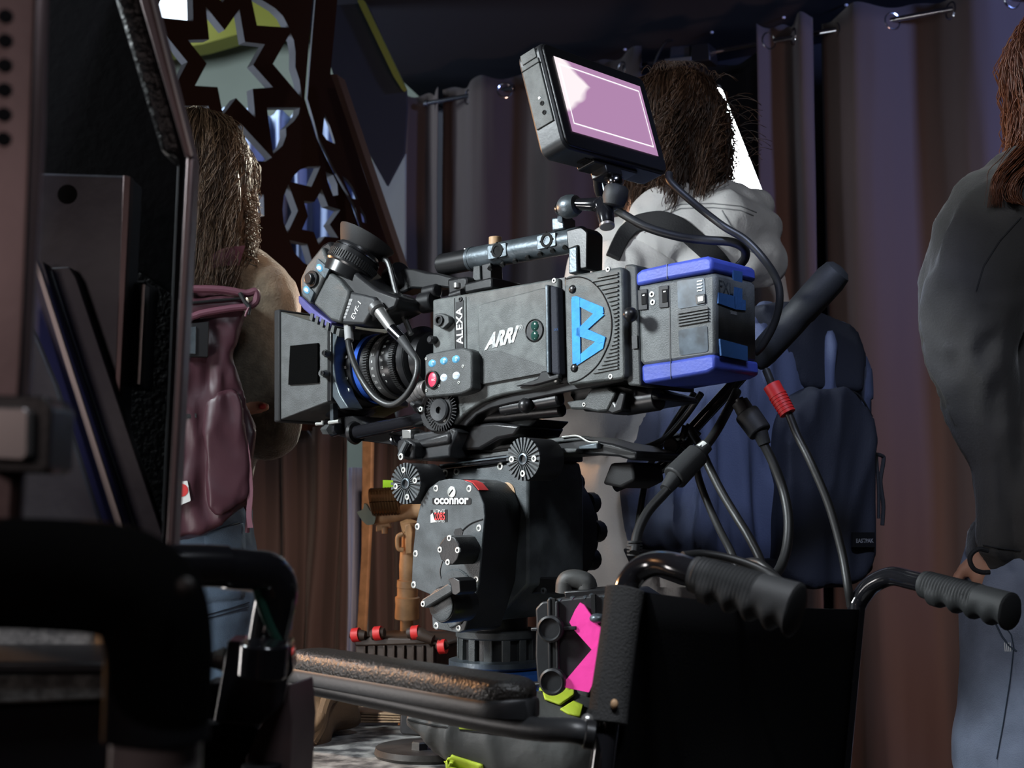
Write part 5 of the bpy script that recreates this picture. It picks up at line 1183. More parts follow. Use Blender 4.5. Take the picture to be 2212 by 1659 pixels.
JP = Pl(P(490, 1150, 2.312), (.25, -.97, 0))
patch([jnB], [(440,1158),(480,1140),(522,1130),(526,1150),(524,1290),(445,1300)], 'back_pocket', 'jeans', pB)
for pts in (((442,1152),(480,1138),(521,1128)), ((443,1160),(482,1146),(519,1137)), ((519,1135),(521,1288)), ((440,1330),(480,1318),(545,1298)), ((440,1338),(480,1326),(545,1306)), ((440,1100),(500,1095),(540,1088))):
    surfline([jnB], pts, .0013, 'stitch_line', 'thread', pB, .004)
B().tube([JP.w(530,1090,.02), JP.w(536,1110,.02), JP.w(534,1150,.015)], .004, 8).done('key_strap', 'maroonl', pB)
axB = (rB, fB, Z)
b = B(); b.ell(hcB+Z*.025-fB*.008, (.082, .096, .094), axB); b.cap(hcB-fB*.02, P(452, 490, 2.39), .068, .050); b.cap(P(465, 490, 2.38), P(500, 530, 2.37), .044, .022)
soften(b, 'hair_mass', 'hairbr', pB, .008, 5, .012, 15, (1, 1, .4))
b = B(); strands(b, hcB+Z*.028-fB*.008, (.083, .096, .095), axB, 4600, .36, .10, 11, .013, .0008, (-3.14, 3.14), face_gap=.9, curl=7, steps=13, lift=1.0)
b.done('hair', 'hairbr', pB, smooth=180)
b = B(); rnd = random.Random(9)
for i in range(70):
    t_ = rnd.random(); x = 415+t_*105; y = 258+t_*t_*95; p = P(x, y, 2.36); pts = [p]; ph = rnd.uniform(0, 6)
    for k_ in range(1, 9): f = k_/8; pts.append(p+V((.025*f+.012*math.sin(ph+f*7), 0, -.015*f+.012*math.cos(ph+f*7))))
    b.tube(pts, .0006, 3, 1)
for i in range(50):
    y = rnd.uniform(400, 540); x = 545; p = P(x-rnd.uniform(0, 12), y, 2.36); pts = [p]; ph = rnd.uniform(0, 6)
    for k_ in range(1, 9): f = k_/8; pts.append(p+V((.012*f+.010*math.sin(ph+f*6), 0, -.03*f)))
    b.tube(pts, .0006, 3, 1)
b.done('stray_hair', 'hairbr', pB, smooth=180, kind='stuff')
# maroon backpack
MPn = V((.30, -.95, 0)); MP = Pl(P(470, 850, 2.22), MPn)
mq = thing('backpack', 'maroon nylon backpack with a small white label on the left person', 'backpack', P(450, 1150, 2.25))
b = B(); b.prism(MP, quadround([(230,640),(410,630),(540,636),(520,700),(500,770),(525,850),(545,900),(548,1020),(540,1075),(505,1110),(445,1150),(380,1165),(230,1165)], 14), -.16, .0)
soften(b, 'main_bag', 'maroon', mq, .006, 4, .010, 15, (1, 1, .6))
b = B(); b.prism(MP, quadround([(440,862),(505,838),(528,880),(541,960),(540,1070),(470,1120),(450,1100)], 12), -.10, .014); soften(b, 'side_pocket', 'maroon', mq, .006, 3, .006, 20, (1, 1, .4))
b = B(); b.prism(MP, quadround([(225,652),(400,640),(535,640),(520,668),(410,690),(225,700)], 8), -.14, .012); soften(b, 'roll_top', 'maroon', mq, .006, 3, .006, 22, (.4, 1, 2))
B().tube([MP.w(*p, .012) for p in ((230,632),(330,626),(410,624),(480,626),(530,634),(552,630),(553,650),(540,662))], .0065, 10).done('edge_binding', 'maroonl', mq)
B().tube([MP.w(*p, .016) for p in ((230,695),(390,688),(440,676),(500,666),(540,662))], .006, 10).done('edge_binding', 'maroonl', mq)
B().tube([MP.w(*p, .018) for p in ((230,662),(400,655),(460,650),(520,645))], .0025, 8).done('zip', 'black', mq)
B().tube([MP.w(*p, .022) for p in ((518,632),(528,650),(538,664),(536,680))], .0035, 8).done('knotted_cord', 'strap', mq)
B().tube([MP.w(*p, .024) for p in ((538,664),(532,676),(530,684))], .002, 8).done('cord_end', 'maroonl', mq)
B().prism(MP, quadround([(395,700),(452,694),(450,772),(395,770)], 3), .004, .018).done('side_buckle', 'black', mq, bev=.003)
B().prism(MP, quadround([(395,708),(425,705),(424,766),(395,764)], 3), .016, .021).done('buckle_face', 'alu', mq, bev=.002)
lab = B().prism(MP, quadround([(384,1042),(405,1038),(412,1082),(388,1092),(370,1090),(370,1045)], 3), .004, .0075).done('sewn_label', 'white', mq)
B().lathe(MP.w(392, 1059, .0076), MPn, [(.0105, 0), (.0105, .0006)], 24).done('red_dot', 'redprint', lab)
ribbon([P(418,620,2.30), P(440,580,2.31), P(478,556,2.32), P(520,552,2.34), P(548,566,2.35)][:4], [V((.01,.0,.03)), V((.01,0,.035))], .012).done('shoulder_strap', 'maroonl', mq, bev=.002)
ribbon([P(385,605,2.30), P(412,580,2.31), P(440,566,2.33), P(470,562,2.36)], [V((.01,.0,.03)), V((.01,0,.035))], .012).done('shoulder_strap', 'maroon', mq, bev=.002)
B().prism(MP, [(392,895),(424,893),(425,902),(392,905)], .002, .006).done('webbing_loop', 'strap', mq)
ribbon([MP.w(530,950,.01), MP.w(537,1000,.012), MP.w(541,1060,.012), MP.w(538,1110,.012), MP.w(541,1140,.012)], [V((.008,0,0)), V((.009,0,0))], .003).done('hanging_strap', 'maroonl', mq)
# ---- person at the right edge
pC = thing('person', 'person in a charcoal sweatshirt and washed jeans, cut by the right edge', 'person', V((P(2300,900,2.05).x, 2.1, 0)))
cC = P(2310, 800, 2.08); bx, by = cC.x, cC.y; fC = V((-.75, .66, 0)).normalized(); rC = fC.cross(Z).normalized()
hcC = P(2352, 190, 2.06); b = B(); fw_, up_, r_ = head(b, hcC, fC, Z, .95)
nC = P(2330, 400, 2.08); b.cap(hcC-Z*.05, nC, .055, .06)
sL = P(2160, 470, 2.0); sR = P(2470, 460, 2.22); b.cap(sL, sR, .05, .05); b.cap(nC, (bx, by, 1.3), .08, .11); b.cap((bx, by, 1.3), (bx, by, 1.0), .11, .115)
eL = P(2095, 850, 1.96); wL = P(2150, 1165, 1.98); eL = P(2118, 850, 1.985)
b.cap(sL, eL, .042, .034); b.cap(eL, P(2158, 1000, 1.99), .032, .027); b.cap(P(2158, 1000, 1.99), wL, .027, .024); hand(b, P(2150, 1170, 1.98), V((.02, .03, -1)), V((-.5, -.85, 0)), 1, .9, .75)
eR = sR+V((.06, 0, -.3)); wR = eR+V((0, .05, -.22)); b.cap(sR, eR, .042, .036); b.cap(eR, wR, .034, .025); hand(b, wR, (0, .1, -1), (1, 0, 0), 1)
for s in (-1, 1):
    h = V((bx, by, .93))+rC*s*.08; f = V((bx, by, .09))+rC*s*.10; b.cap(h, h.lerp(f, .5), .08, .055); b.cap(h.lerp(f, .5), f, .055, .04)
soften(b, 'body', 'skin', pC, .0065, 3); face_parts(hcC, fw_, up_, r_, pC, .95)
b = B(); b.cap(sL, sR, .075, .075); b.cap(nC, (bx, by, 1.35), .09, .13); b.cap(P(2150,440,2.0), P(2210,420,2.04), .055, .07)
b.cap(sL, P(2112, 610, 1.98), .078, .082); b.cap(P(2112, 610, 1.98), P(2100, 730, 1.98), .082, .070); b.cap(P(2100, 730, 1.98), P(2125, 880, 1.99), .070, .052); b.cap(P(2125, 880, 1.99), P(2158, 1000, 1.99), .050, .041); b.cap(P(2158, 1000, 1.99), P(2152, 1172, 1.985), .041, .037)
for s in (-1, 1): b.cap(V((bx, by, 1.35))+rC*s*.05, V((bx, by, .95))+rC*s*.05, .125, .122)
b.cap(P(2165, 1180, 2.02), P(2230, 1200, 2.04), .05, .08)
b.cap(sR, eR, .075, .06); b.cap(eR, wR, .05, .04)
swC = soften(b, 'sweatshirt', 'darkhood', pC, .008, 5, .012, 10, (1.4, 1.4, .6))
b = B(); hl, hr = P(2225, 1330, 2.02), P(2330, 1330, 2.12); hl.z = .90; hr.z = .90
fl, fr_ = V((P(2180, 1330, 2.0).x, 2.0, .02)), V((P(2340, 1330, 2.12).x, 2.12, .02))
jean_legs(b, hl, hr, fl, fr_, (.10, .092, .085)); b.cap(P(2225, 1300, 2.04), P(2300, 1300, 2.1), .085, .1)
b.cap(P(2210, 1400, 2.0), P(2165, 1640, 1.99), .085, .074)
jnC = soften(b, 'jeans', 'jeansg', pC, .008, 4, .008, 7, (1, 1, .6)); shoes(pC, (fl, fr_), fC)
surfline([jnC], ((2166,1345),(2185,1372),(2190,1400),(2182,1470),(2168,1560),(2150,1655)), .0009, 'side_seam', 'thread', pC)
surfline([jnC], ((2150,1345),(2165,1375),(2180,1395),(2200,1410)), .0013, 'pocket_seam', 'thread', pC)
for k_ in range(4): surfline([jnC], ((2170+k_*4, 1388), (2172+k_*4, 1412)), .0006, 'bar_tack', 'white', pC, n=5)
surfline([swC], ((2205,470),(2160,520),(2125,575),(2105,640)), .0012, 'sleeve_seam', 'strap', pC)
surfline([swC], ((2125,1178),(2170,1186),(2212,1190)), .0014, 'hem_seam', 'strap', pC)
axC = (rC, fC, Z); b = B(); b.ell(hcC+Z*.03, (.09, .102, .1), axC); b.cap(hcC-fC*.03, hcC-fC*.04-Z*.13, .08, .06); soften(b, 'hair_mass', 'hairred', pC, .008, 5, .01, 15, (1, 1, .4))
b = B(); strands(b, hcC+Z*.028, (.088, .10, .098), axC, 2400, .36, .3, 21, .013, .0009, (-3.14, 3.14), face_gap=.9, curl=6, steps=12)
rnd = random.Random(4)
def jit(p, j): return (p[0]+rnd.gauss(0, j), p[1]+rnd.gauss(0, j*.6), p[2]+rnd.gauss(0, .006))
for i in range(150):
    o = rnd.gauss(0, 9); e = rnd.uniform(-14, 14)
    b.tube([P(*jit((x+o*m, y, d), 2.5)) for x, y, d, m in ((2240,300,1.95,1.6),(2205,335,1.94,1.4),(2172,370,1.93,1.1),(2154,402,1.925,.8),(2150+e*.6,436+abs(e),1.92,.6))], [.0008, .0007, .0002], 3, 3)
for i in range(90):
    o = rnd.gauss(0, 8)
    b.tube([P(*jit((x+o, y, d), 2.2)) for x, y, d in ((2245,345,1.94),(2205,378,1.925),(2186,410,1.92),(2196,436,1.915),(2222,446+o*.4,1.915))], [.0008, .0007, .0002], 3, 3)
b.done('hair', 'hairred', pC, smooth=180)
wl = thing('wrist_loop', 'small black loop hanging beside the fingers at the right', 'strap', P(2110, 1237, 1.93))
B().tube([P(*p, 1.93) for p in ((2135,1190),(2115,1186),(2100,1195),(2095,1210),(2103,1228),(2120,1236),(2138,1236))], .0035, 10).done('loop', 'strap', wl)
# ------------------------------------------------------------------ things at the bottom
z6 = lambda l: [(600+x/2.9493, 1200+y/2.9493) for x, y in l]
FN = V((0, -1, 0))
dk = thing('dolly', 'dolly with a worn grey deck and bolted steel plate under the fluid head', 'dolly', V((P(900,1600,1.9).x, 1.9, 0)))
dz = .66
# deck outline on the horizontal plane z = dz
def hz(px, py, z): r = ray(px, py); return CAM+r*((z-CZ)/r.z)
dkz = hz(760, 1580, .66)
DKZ = .655
deckpts = [hz(*p, DKZ) for p in z6([(50,1300),(80,1240),(130,1190),(190,1140),(260,1095),(330,1078),(480,1072),(780,1075)])]
deckpts += [V((.35, deckpts[-1].y, DKZ)), V((.45, 1.3, DKZ)), V((deckpts[0].x-.02, 1.3, DKZ))]
B().poly(deckpts, -Z*.04).done('deck', 'deck', dk, bev=.008)
pc = hz(*z6([(950,1235)])[0], DKZ+.008); 
B().lathe(pc-Z*.008, Z, [(.072, 0), (.074, .004), (.072, .012), (.01, .0125)], 48).done('steel_flange', 'rust', dk)
bc = hz(*z6([(905,1235)])[0], DKZ+.012); o = B().lathe(bc-Z*.004, Z, [(.0165, 0), (.0165, .003), (.0155, .0035)], 28).done('washer', 'rust', dk); B().lathe(bc, Z, [(.0125, -.001), (.0125, .009), (.010, .011)], 6).done('bolt', 'rust', dk)
B().lathe(V((cxy.x, cxy.y, DKZ)), Z, [(.05, 0), (.05, max(.02, bz-.14-DKZ))], 32).done('column', 'rust', dk)
for x in (-.20, .38):
    for y in (1.42, 2.0):
        B().cyl((x, y, .10), (x, y, DKZ-.04), .022).done('deck_leg', 'black', dk); B().cyl((x-.02, y, .07), (x+.02, y, .07), .07).done('wheel', 'rubber', dk, bev=.006)
# black ribbed case with pink tape X
cs = thing('equipment_case', 'black ribbed plastic case with a pink tape cross, right of the head', 'case', P(1240, 1500, 1.56))
CSP = Pl(P(1240, 1390, 1.56), (-.30, -.95, 0))
B().prism(CSP, quadround(z6([(1645,420),(1640,340),(1680,295),(1900,268),(2200,235),(2300,300),(2300,840),(1655,830),(1640,640)]), 5), -.14, 0).done('case_shell', 'plastic', cs, bev=.003)
for q in ([(1738,275),(1765,275),(1770,835),(1745,838)], [(1995,250),(2020,248),(2035,830),(2010,835)]): B().prism(CSP, z6(q), -.003, .0045).done('rib', 'hole', cs)
for q in ([(1715,280),(1738,272),(1745,838),(1722,838)], [(1765,290),(1785,290),(1792,838),(1770,838)]): B().prism(CSP, z6(q), .0, .006).done('rib', 'plastic', cs, bev=.0015)
for q in ([(1612,462),(1900,450),(1902,475),(1612,482)], [(1600,815),(1830,808),(1832,825),(1600,830)]): B().prism(CSP, z6(q), -.01, .009).done('strap_rib', 'plastic', cs, bev=.001)
for a in ((1748,465),(1762,800)): 
    c = CSP.w(*z6([a])[0], .004); o = B().lathe(c, CSP.n, [(.0155, 0), (.0155, .010), (.013, .012), (.011, .008)], 28).done('round_boss', 'plastic', cs)
B().prism(CSP, z6([(1820,228),(2110,210),(2110,222),(2100,262),(1830,275)]), -.10, -.03).done('case_handle', 'black', cs, bev=.002)
B().tube([CSP.w(*p, -.06) for p in z6([(1830,240),(1840,165),(1890,150),(1960,170),(1975,215)])], .012, 12).done('web_grip', 'nylon', cs)
for q in z6([(1740,280),(1800,285),(1880,272),(1960,268),(2000,255),(2080,262)]): B().ell(CSP.w(*q, -.003), (.004,.004,.003), None, 1).done('stud', 'alu', cs)
B().prism(CSP, z6([(1925,300),(1950,315),(2035,440),(2075,470),(2060,600),(2000,600),(1880,465),(1858,425),(1895,345)]), .003, .0065).done('tape_strip', 'pink', cs)
B().prism(CSP, z6([(2000,598),(2060,540),(2075,600),(2060,700),(1980,872),(1800,835)]), .004, .0080).done('tape_strip', 'pink', cs)
B().ell(CSP.w(*z6([(2038,400)])[0], .006), (.010,.010,.006), None, 2).done('latch_boss', 'alu', cs)
# sandbag
sb = thing('sandbag', 'dark grey nylon sandbag with yellow-green patches under the armrest', 'sandbag', hz(1050, 1650, DKZ))
SBP = Pl(P(1060, 1590, 1.66), (-.1, -.99, 0))
b = B(); b.prism(SBP, quadround(z6([(800,1050),(880,975),(960,950),(1100,975),(1400,1060),(1700,1030),(1950,1010),(2050,1080),(2100,1400),(1300,1420),(1150,1270),(1000,1240),(900,1170)]), 10), -.13, -.02)
b.cap(P(905,1558,1.72), P(1010,1580,1.70), .015, .045); b.cap(P(1010,1580,1.70), P(1240,1620,1.68), .045, .075); b.cap(P(1195,1530,1.74), P(1262,1545,1.72), .032, .040); b.cap(P(960,1570,1.70), P(1090,1580,1.69), .030, .040)
bag_ = soften(b, 'bag', 'nylon', sb, .006, 8, .008, 12, (1, 1, .8))
SBQ = Pl(SBP.o+V((0,-.045,0)), SBP.n)
for q in ([(1105,965),(1250,985),(1400,1050),(1448,1138),(1160,1105)], [(1070,1310),(1110,1268),(1310,1330),(1320,1420),(1070,1420)], [(1680,860),(1885,842),(1890,905),(1800,965),(1700,930)], [(1800,985),(1885,935),(1945,960),(1925,1030),(1850,1015)]):
    patch([bag_], z6(q), 'patch', 'yellow', sb, .0025)
for pts in ([(1160,1108),(1250,1122),(1448,1142)], [(830,1045),(900,1065),(1000,1085),(1100,1100)], [(1120,1290),(1300,1345)]): surfline([bag_], z6(pts), .0013, 'seam', 'hole', sb)
b = B(); b.prism(SBQ, z6([(1880,870),(1990,880),(1985,1100),(1930,1060),(1890,960)]), -.10, -.07); soften(b, 'bag_flap', 'nylon', sb, .006, 3, .006, 16)
# little box, label card
o = thing('battery_pack', 'small black box at the tip of the sandbag', 'box', P(884, 1590, 1.78))
B().prism(Pl(P(884, 1565, 1.78), (-.3, -.95, 0)), z6([(778,1005),(840,990),(930,985),(930,1155),(790,1145),(772,1120)]), -.06, 0).done('box_shell', 'plastic', o, bev=.003)
B().ell(P(886, 1536, 1.785), (.011, .009, .006), None, 2).done('pink_cap', 'maroonl', o)
o = B().prism(Pl(P(910, 1520, 1.84), FN), z6([(880,918),(960,925),(955,985),(876,978)]), -.03, 0).done('white_carton', 'white', bev=.002, label='small white carton just visible under the armrest', category='box')
# tan boards stacked
tb = Pl(P(810, 1560, 2.15), (-.25, -.96, 0)); lr = [hz(*p, .62) for p in ((745,1566),(878,1563))]
for k_ in range(4):
    B().prism(tb, z6([(408,990+k_*20),(780,1010+k_*15),(780,1022+k_*15),(408,1006+k_*20)]), -.16, .0).done('flat_board', 'cardboard', bev=.001, label=('top', 'second', 'third', 'lowest')[k_]+' of the four tan boards stacked behind the worn deck', category='board', group='tan boards in a small stack')
# support table for the props behind
tz = P(840, 1600, 2.2).z
pt = thing('prop_table', 'dark low table carrying the ribbed brown case and boards', 'table', V((-.2, 2.35, 0)))
tzz = .60
b = B(); b.box((-.22, 2.40, tzz-.02), X, Y, Z, .62, .62, .03); b.done('table_top', 'wall', pt)
for x in (-.48, .04):
    for y in (2.14, 2.66): B().cyl((x, y, 0), (x, y, tzz-.035), .015).done('leg', 'black', pt)
# ribbed brown-black case with red handle ties
rc = thing('ribbed_case', 'brown-black ribbed hard case with red ties behind the armrest', 'case', P(860, 1540, 2.32))
RC = Pl(P(860, 1450, 2.32), (-.28, -.96, 0))
B().prism(RC, z6([(490,560),(960,545),(1010,600),(1000,990),(500,1000),(488,900)]), -.12, 0).done('case_shell', 'casebrown', rc, bev=.004)
for k_ in range(8):
    x = 545+k_*62; B().prism(RC, z6([(x,575),(x+14,575),(x+12,985),(x-2,985)]), -.001, .006).done('rib', 'casebrown', rc, bev=.0015)
B().prism(RC, z6([(480,530),(560,518),(980,530),(1050,560),(1060,585),(970,565),(490,580)]), -.13, .008).done('lid', 'casebrown', rc, bev=.003)
B().prism(RC, z6([(485,960),(1000,960),(1000,1000),(500,1006)]), -.12, .008).done('bottom_rim', 'casebrown', rc, bev=.002)
B().lathe(RC.w(*z6([(640,880)])[0], .004), RC.n, [(.012, 0), (.012, .006), (.008, .007)], 20).done('valve', 'casebrown', rc)
for pts in (((470,495),(500,505),(560,510)), ((600,510),(640,495),(680,492)), ((830,495),(880,490),(940,515),(990,535)), ((1020,560),(1050,580),(1075,600))):
    h = B().tube([RC.w(*p, .01) for p in z6(pts)], [.009, .0115, .008], 12).done('handle_tie', 'casebrown', rc)
    m_ = pts[1]; B().tube([RC.w(*p, .0105) for p in z6([(m_[0]-22, m_[1]+3), (m_[0]+22, m_[1]-2)])], .0122, 12, 1).done('red_band', 'red', h)
# tan prop staff with cross beam
ps = thing('prop_staff', 'tan ringed prop staff standing upright left of the fluid head', 'prop', P(878, 1385, 2.45))
z7 = lambda l: [(700+x/2.6769, 940+y/2.6769) for x, y in l]
a = P(878, 1385, 2.45); tp = P(884, 1122, 2.45); axs = (tp-a).normalized(); LL = (tp-a).length
B().lathe(a, axs, [(.012,-.20),(.012,0),(.012,LL*.18),(.022,LL*.185),(.0225,LL*.20),(.0215,LL*.30),(.0225,LL*.33),(.0225,LL*.36),(.019,LL*.37),(.019,LL*.44),(.020,LL*.445),(.0195,LL*.50),(.0155,LL*.505),(.0165,LL*.62),(.016,LL*.66)], 28).done('staff_shaft', 'tan', ps)
B().lathe(a+axs*LL*.66, axs, [(.016, 0), (.0155, LL*.06), (.013, LL*.10), (.0128, LL*.24), (.016, LL*.30), (.017, LL*.32), (.006, LL*.34)], 28).done('staff_head', 'tan', ps)
B().tube([P(*p, 2.43) for p in z7([(458,570),(430,585),(425,620),(432,655),(460,665)])], .0045, 10).done('guard_loop', 'tan', ps)
B().prism(Pl(P(880,1170,2.43), FN), z7([(465,520),(500,505),(515,560),(510,690),(470,690)]), -.01, .0).done('grip_plate', 'tan', ps, bev=.003)
B().cyl(P(885,1380,2.45)-Z*.0+V((0,0,-.2)), P(885,1380,2.45)+V((0,0,-.66)), .012).done('staff_foot', 'tan', ps)
xb = thing('prop_beam', 'tan wooden beam with a grey clamp lying above the prop staff', 'prop', P(850, 1115, 2.5))
B().tube([P(*p, 2.48) for p in z7([(245,480),(320,475),(400,462),(440,452),(520,440),(640,430)])], [.012,.013,.013,.014,.016,.016], 16).done('beam', 'tanwood', xb)
B().prism(Pl(P(800,1100,2.46), FN), quadround(z7([(185,445),(225,430),(232,390),(245,400),(260,430),(300,470),(290,515),(250,522),(225,500)]), 4), -.03, 0).done('clamp', 'teal', xb, bev=.004)
B().prism(Pl(P(830,1140,2.48), FN), z7([(300,520),(380,505),(390,535),(300,560)]), -.02, 0).done('cross_piece', 'tanwood', xb, bev=.002)
B().cyl(P(831,1138,2.48), P(831,1152,2.48), .006).done('peg', 'tanwood', xb)
kb = thing('braided_coil', 'glossy black and gold braided coil lying on the tan beam', 'rope', P(833, 1100, 2.46))
b = B(); rnd = random.Random(2)
b0, b1 = P(803, 1085, 2.46), P(858, 1082, 2.46)
b.lathe(b0, b1-b0, [(.012, 0), (.020, .006), (.020, (b1-b0).length-.006), (.010, (b1-b0).length)], 20); b.done('coil_core', 'bronze', kb)
for j in range(9):
    b = B(); c = b0.lerp(b1, (j+.5)/9); x, y = perp(b1-b0); b.tube([c+(x*math.cos(t*.42)+y*math.sin(t*.42))*.0215+(b1-b0)*(.05*math.sin(t*.42)) for t in range(16)], .0052, 8, 1); b.done('coil_turn', 'bronze', kb)
b = B().prism(Pl(P(845,1046,2.5), FN), [(827,1037),(862,1038),(862,1056),(827,1055)], -.02, 0).done('lime_tape', 'lime', label='fluorescent lime tape tab above the braided coil', category='tape')
B().cyl(P(845,1055,2.51), P(845,1080,2.51), .012, seg=16).done('tape_roll_core', 'black', label='black peg carrying the lime tape tab', category='peg')
# brown canvas bag and dark equipment behind the left tubes
bb = thing('canvas_bag', 'crumpled brown canvas bag left of the ribbed case', 'bag', P(680, 1620, 2.0))
b = B(); b.cap(P(600,1530,2.1), P(740,1500,2.15), .06, .035); b.cap(P(640,1560,2.02), P(700,1525,2.05), .06, .045); b.cap(P(600,1620,2.05), P(660,1590,2.0), .08, .05); b.cap(P(560,1560,2.1), P(620,1640,2.0), .07, .06)
soften(b, 'bag_body', 'brownbag', bb, .007, 5, .022, 11, (1, 1, 1.2))
B().tube([P(*p) for p in ((745,1490,2.1),(735,1500,2.05),(712,1508,2.0),(700,1530,1.98),(690,1570,1.97),(672,1600,1.96))], .010, 10).done('bag_strap', 'brownbag', bb)
# ------------------------------------------------------------------ near foreground, left
def nearpl(d, yaw=0): r = ray(350, 800); return Pl(P(350, 800, d), (math.sin(R(yaw)), -math.cos(R(yaw)), 0))
fc = thing('open_flight_case', 'open black case with dull metal edging and grey plates inside, near left', 'case', V((P(300,1000,1.0).x, 1.0, .25)))
K = nearpl(.98)
B().prism(K, [(284,-60),(318,-60),(418,338),(412,345),(398,335)], -.02, 0).done('lid_edge', 'pinkmetal', fc, bev=.002)
B().prism(K, [(402,338),(419,340),(374,1200),(357,1200)], -.02, 0).done('edge_trim', 'pinkmetal', fc, bev=.002)
b = B(); fr_e = [K.w(*p, -.01) for p in ((284,-60),(399,338),(358,1300))]; bk_e = [K.w(*p, -.285) for p in ((272,-60),(392,342),(350,1300))]
for i in range(2): b.poly([fr_e[i], fr_e[i+1], bk_e[i+1], bk_e[i]], X*-.004)
b.done('side_wall', 'casedark', fc)
B().prism(K, [(311,-60),(317,-60),(417,335),(412,338)], -.0, .002).done('trim_lip', 'satin', fc)
B().prism(K, [(230,-60),(296,-60),(402,340),(385,342),(348,330)], -.05, -.01).done('lid_lining', 'grit', fc, bev=.004)
B().prism(K, [(-300,-60),(268,-60),(388,345),(390,352),(348,1300),(-300,1300)], -.30, -.28).done('back_panel', 'casedark', fc)
B().prism(K, [(262,560),(375,640),(358,1200),(262,1200)], -.28, -.25).done('foam_lining', 'grit', fc)
B().prism(K, quadround([(60,372),(281,379),(256,880),(252,1200),(60,1200)], 8), -.20, -.16).done('standing_plate', 'greyplate', fc, bev=.003)
B().prism(K, quadround([(266,378),(283,381),(258,880),(246,880)], 3), -.165, -.155).done('plate_edge', 'pinkmetal', fc, bev=.001)
c = K.w(146, 420, -.1604); B().lathe(c, K.n, [(.0085, 0), (.0085, .0008)], 24).done('plate_hole', 'hole', fc)
B().prism(K, quadround([(268,604),(316,606),(304,838),(262,836)], 6), -.24, -.20).done('inner_handle', 'black', fc, bev=.004)
B().prism(K, quadround([(276,612),(300,612),(292,828),(270,828)], 4), -.20, -.19).done('handle_pad', 'plastic', fc, bev=.003)
B().prism(K, quadround([(304,614),(313,614),(302,830),(296,830)], 2), -.20, -.185).done('handle_edge', 'satin', fc)
B().prism(K, [(60,545),(78,560),(272,1135),(280,1200),(40,1200),(40,600)], -.13, -.12).done('leaning_sheet', 'violet', fc, bev=.002)
B().prism(K, [(70,560),(80,562),(282,1190),(270,1200)], -.12, -.115).done('sheet_edge', 'satin', fc)
B().prism(K, [(92,565),(100,570),(305,1200),(288,1200)], -.15, -.14).done('leaning_sheet', 'black', fc)
B().prism(K, quadround([(110,578),(150,576),(165,600),(350,1150),(355,1200),(312,1200)], 5), -.158, -.145).done('leaning_sheet', 'greyplate', fc, bev=.002)
B().prism(K, [(40,640),(120,830),(200,1080),(240,1200),(20,1200)], -.10, -.09).done('leaning_sheet', 'greyplate', fc, bev=.002)
# vertical post with latch
N2 = nearpl(.62)
vp_ = thing('cart_post', 'blurred rose-brown metal post with square latch at the left edge', 'post', V((N2.w(40,800).x, N2.w(40,800).y, 0)))
B().prism(N2, [(-60,-60),(94,-60),(84,300),(60,780),(38,1100),(36,1200),(-80,1200)], -.012, 0).done('post', 'pinkmetal', vp_, bev=.004)
B().prism(N2, [(76,-60),(80,-60),(38,1000),(34,1000)], -.01, .001).done('post_groove', 'casedark', vp_)
for k_ in range(6): q = N2.w(12-k_*.8, 36+k_*53, .0); B().lathe(q, N2.n, [(.0035, 0), (.0035, .001)], 16).done('post_hole', 'casedark', vp_)
B().prism(N2, quadround([(-60,852),(96,856),(112,880),(106,1012),(92,1022),(-60,1018)], 6), -.01, .022).done('latch', 'black', vp_, bev=.004)
B().prism(N2, quadround([(-60,878),(52,880),(62,892),(60,985),(48,996),(-60,990)], 6), .02, .028).done('latch_plate', 'satin', vp_, bev=.003)
B().prism(N2, [(98,860),(114,872),(108,1020),(94,1026)], .004, .020).done('latch_edge', 'pinkmetal', vp_, bev=.002)
B().box((N2.w(0,800).x, N2.w(0,800).y+.01, .42), X, Y, Z, .05, .03, .84).done('lower_post', 'pinkmetal', vp_)
# big black padded bent tube, very near
bt_ = thing('padded_tube', 'very near blurred black padded tube bending down at lower left', 'tube', V((P(340,1500,.55).x, .58, 0)))
B().tube([P(-220,1240,.60), P(-60,1238,.58), P(120,1242,.56), P(250,1255,.55), P(320,1300,.55), P(342,1380,.55), P(345,1480,.55), P(340,1590,.55)], [.0245,.0235,.0230,.0225,.0215,.0205], 28).done('foam_sleeve', 'tubefoam', bt_)
qq = P(338, 1585, .55); B().tube([qq, P(330, 1800, .55), V((qq.x, qq.y, .02))], .0185, 28, 1).done('steel_tube', 'dullsteel', bt_)
B().lathe(qq, Z, [(.0215, -.002), (.0215, .03), (.020, .034)], 28).done('collar', 'casedark', bt_)
B().ell(P(400,1268,.528), (.004,.002,.004), None, 2).done('stud', 'rust', bt_)
# elbow tube with clamp, a bit farther
el_ = thing('elbow_bracket', 'black elbow tube with chunky clamp joining the padded armrest', 'bracket', V((P(560,1500,.95).x, .98, 0)))
B().tube([P(360,1222,.90), P(430,1222,.91), P(490,1224,.92)], .0145, 20, 1).done('cross_tube', 'tubeblk', el_)
B().tube([P(486,1228,.92), P(540,1232,.93), P(580,1240,.94), P(596,1275,.945), P(588,1330,.95), P(575,1395,.95)], [.0142,.0142,.0150,.0155,.0150,.0140], 24).done('elbow', 'tubeblk', el_, bev=.001)
B().tube([P(*p) for p in ((546,1243,.928),(560,1290,.93),(580,1345,.933),(604,1390,.935))], [.003,.0035,.003], 8).done('green_stripe', 'green', el_)
KE = nearpl(.95)
B().prism(Pl(P(560,1440,.935), (.1,-1,0)), quadround([(492,1384),(628,1390),(634,1450),(620,1470),(612,1520),(560,1568),(462,1560),(478,1470)], 5), -.045, 0).done('clamp_body', 'tubeblk', el_, bev=.005)
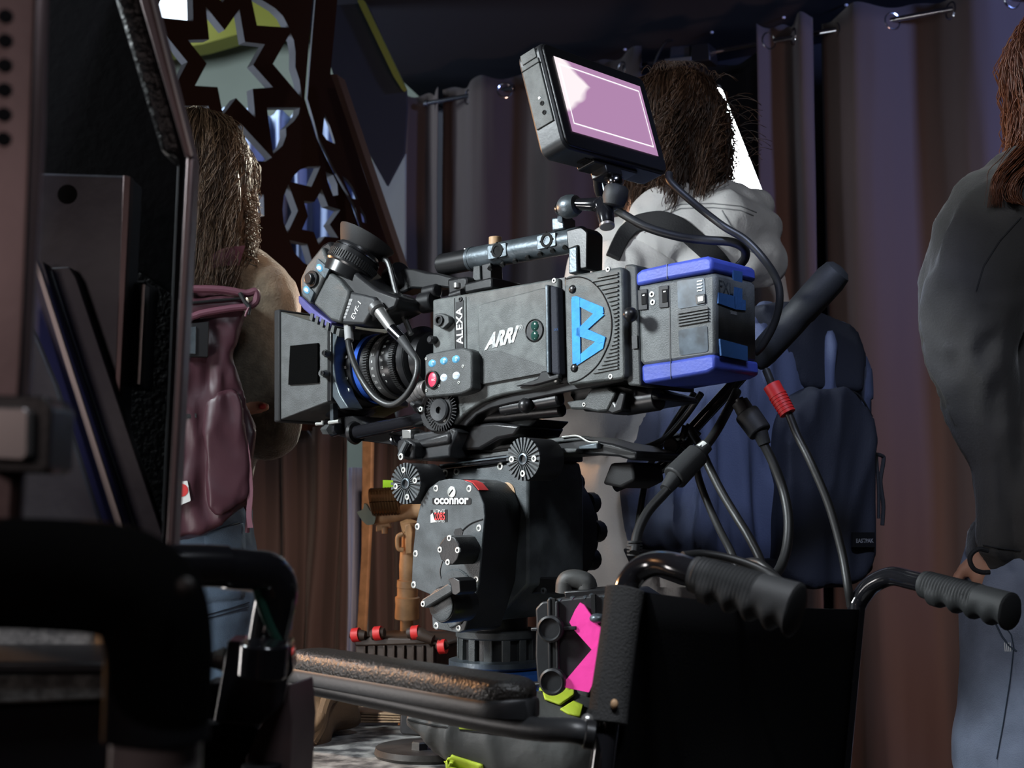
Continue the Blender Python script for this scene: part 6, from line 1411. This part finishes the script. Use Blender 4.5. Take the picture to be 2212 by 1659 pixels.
B().cyl(P(572,1388,.915), P(566,1462,.915), .017, seg=24).done('clamp_barrel', 'tubeblk', el_, bev=.002)
B().prism(Pl(P(480,1500,.97), FN), quadround([(440,1478),(520,1470),(520,1565),(430,1550)], 4), -.04, 0).done('clamp_lug', 'casedark', el_, bev=.003)
for k_ in range(4): B().cyl(P(456+k_*8,1425,.96), P(462+k_*8,1425,.96), .0085-.001*(3-k_), seg=18).done('bolt_thread', 'rust', el_)
B().prism(Pl(P(600,1600,.97), (-.2,-.98,0)), [(620,1480),(600,1500),(560,1570),(530,1640),(540,1760),(620,1760),(632,1560),(625,1480)], -.05, 0).done('diagonal_plate', 'pinkmetal', el_, bev=.004)
B().prism(Pl(P(500,1600,.99), FN), [(430,1560),(520,1545),(560,1580),(540,1780),(420,1780)], -.03, 0).done('lower_block', 'casedark', el_, bev=.004)
B().cyl((el_['_b'][0], el_['_b'][1], 0), (el_['_b'][0], el_['_b'][1], P(560,1640,.98).z), .014).done('support_tube', 'casedark', el_)
# low ledge with grey grit and a white bulb shape behind
lg = thing('gritty_ledge', 'grey gritty ledge low at the far left behind the padded tube', 'ledge', V((P(100,1500,.86).x, .9, 0)))
LG = nearpl(.80)
B().prism(LG, [(-200,1458),(240,1452),(240,1512),(-200,1530)], -.10, 0).done('grit_face', 'granular', lg, bev=.002)
B().prism(LG, [(-200,1430),(240,1430),(240,1456),(-200,1460)], -.10, .004).done('ledge_lip', 'black', lg, bev=.002)
B().prism(LG, [(-200,1512),(240,1500),(240,1760),(-200,1760)], -.10, -.01).done('ledge_body', 'casedark', lg)
B().box((LG.w(0,1600).x, .86, .35), X, Y, Z, .12, .08, .7).done('ledge_foot', 'casedark', lg)
wp = B().prism(nearpl(.93), [(-200,1340),(222,1350),(222,1434),(-200,1434)], -.02, 0).done('pale_plate', 'wornwhite', label='pale plate glimpsed in the gap between padded tube and ledge', category='plate')
B().prism(nearpl(.92), [(204,1345),(222,1347),(218,1434),(206,1434)], -.01, 0).done('copper_edge', 'tan', wp)
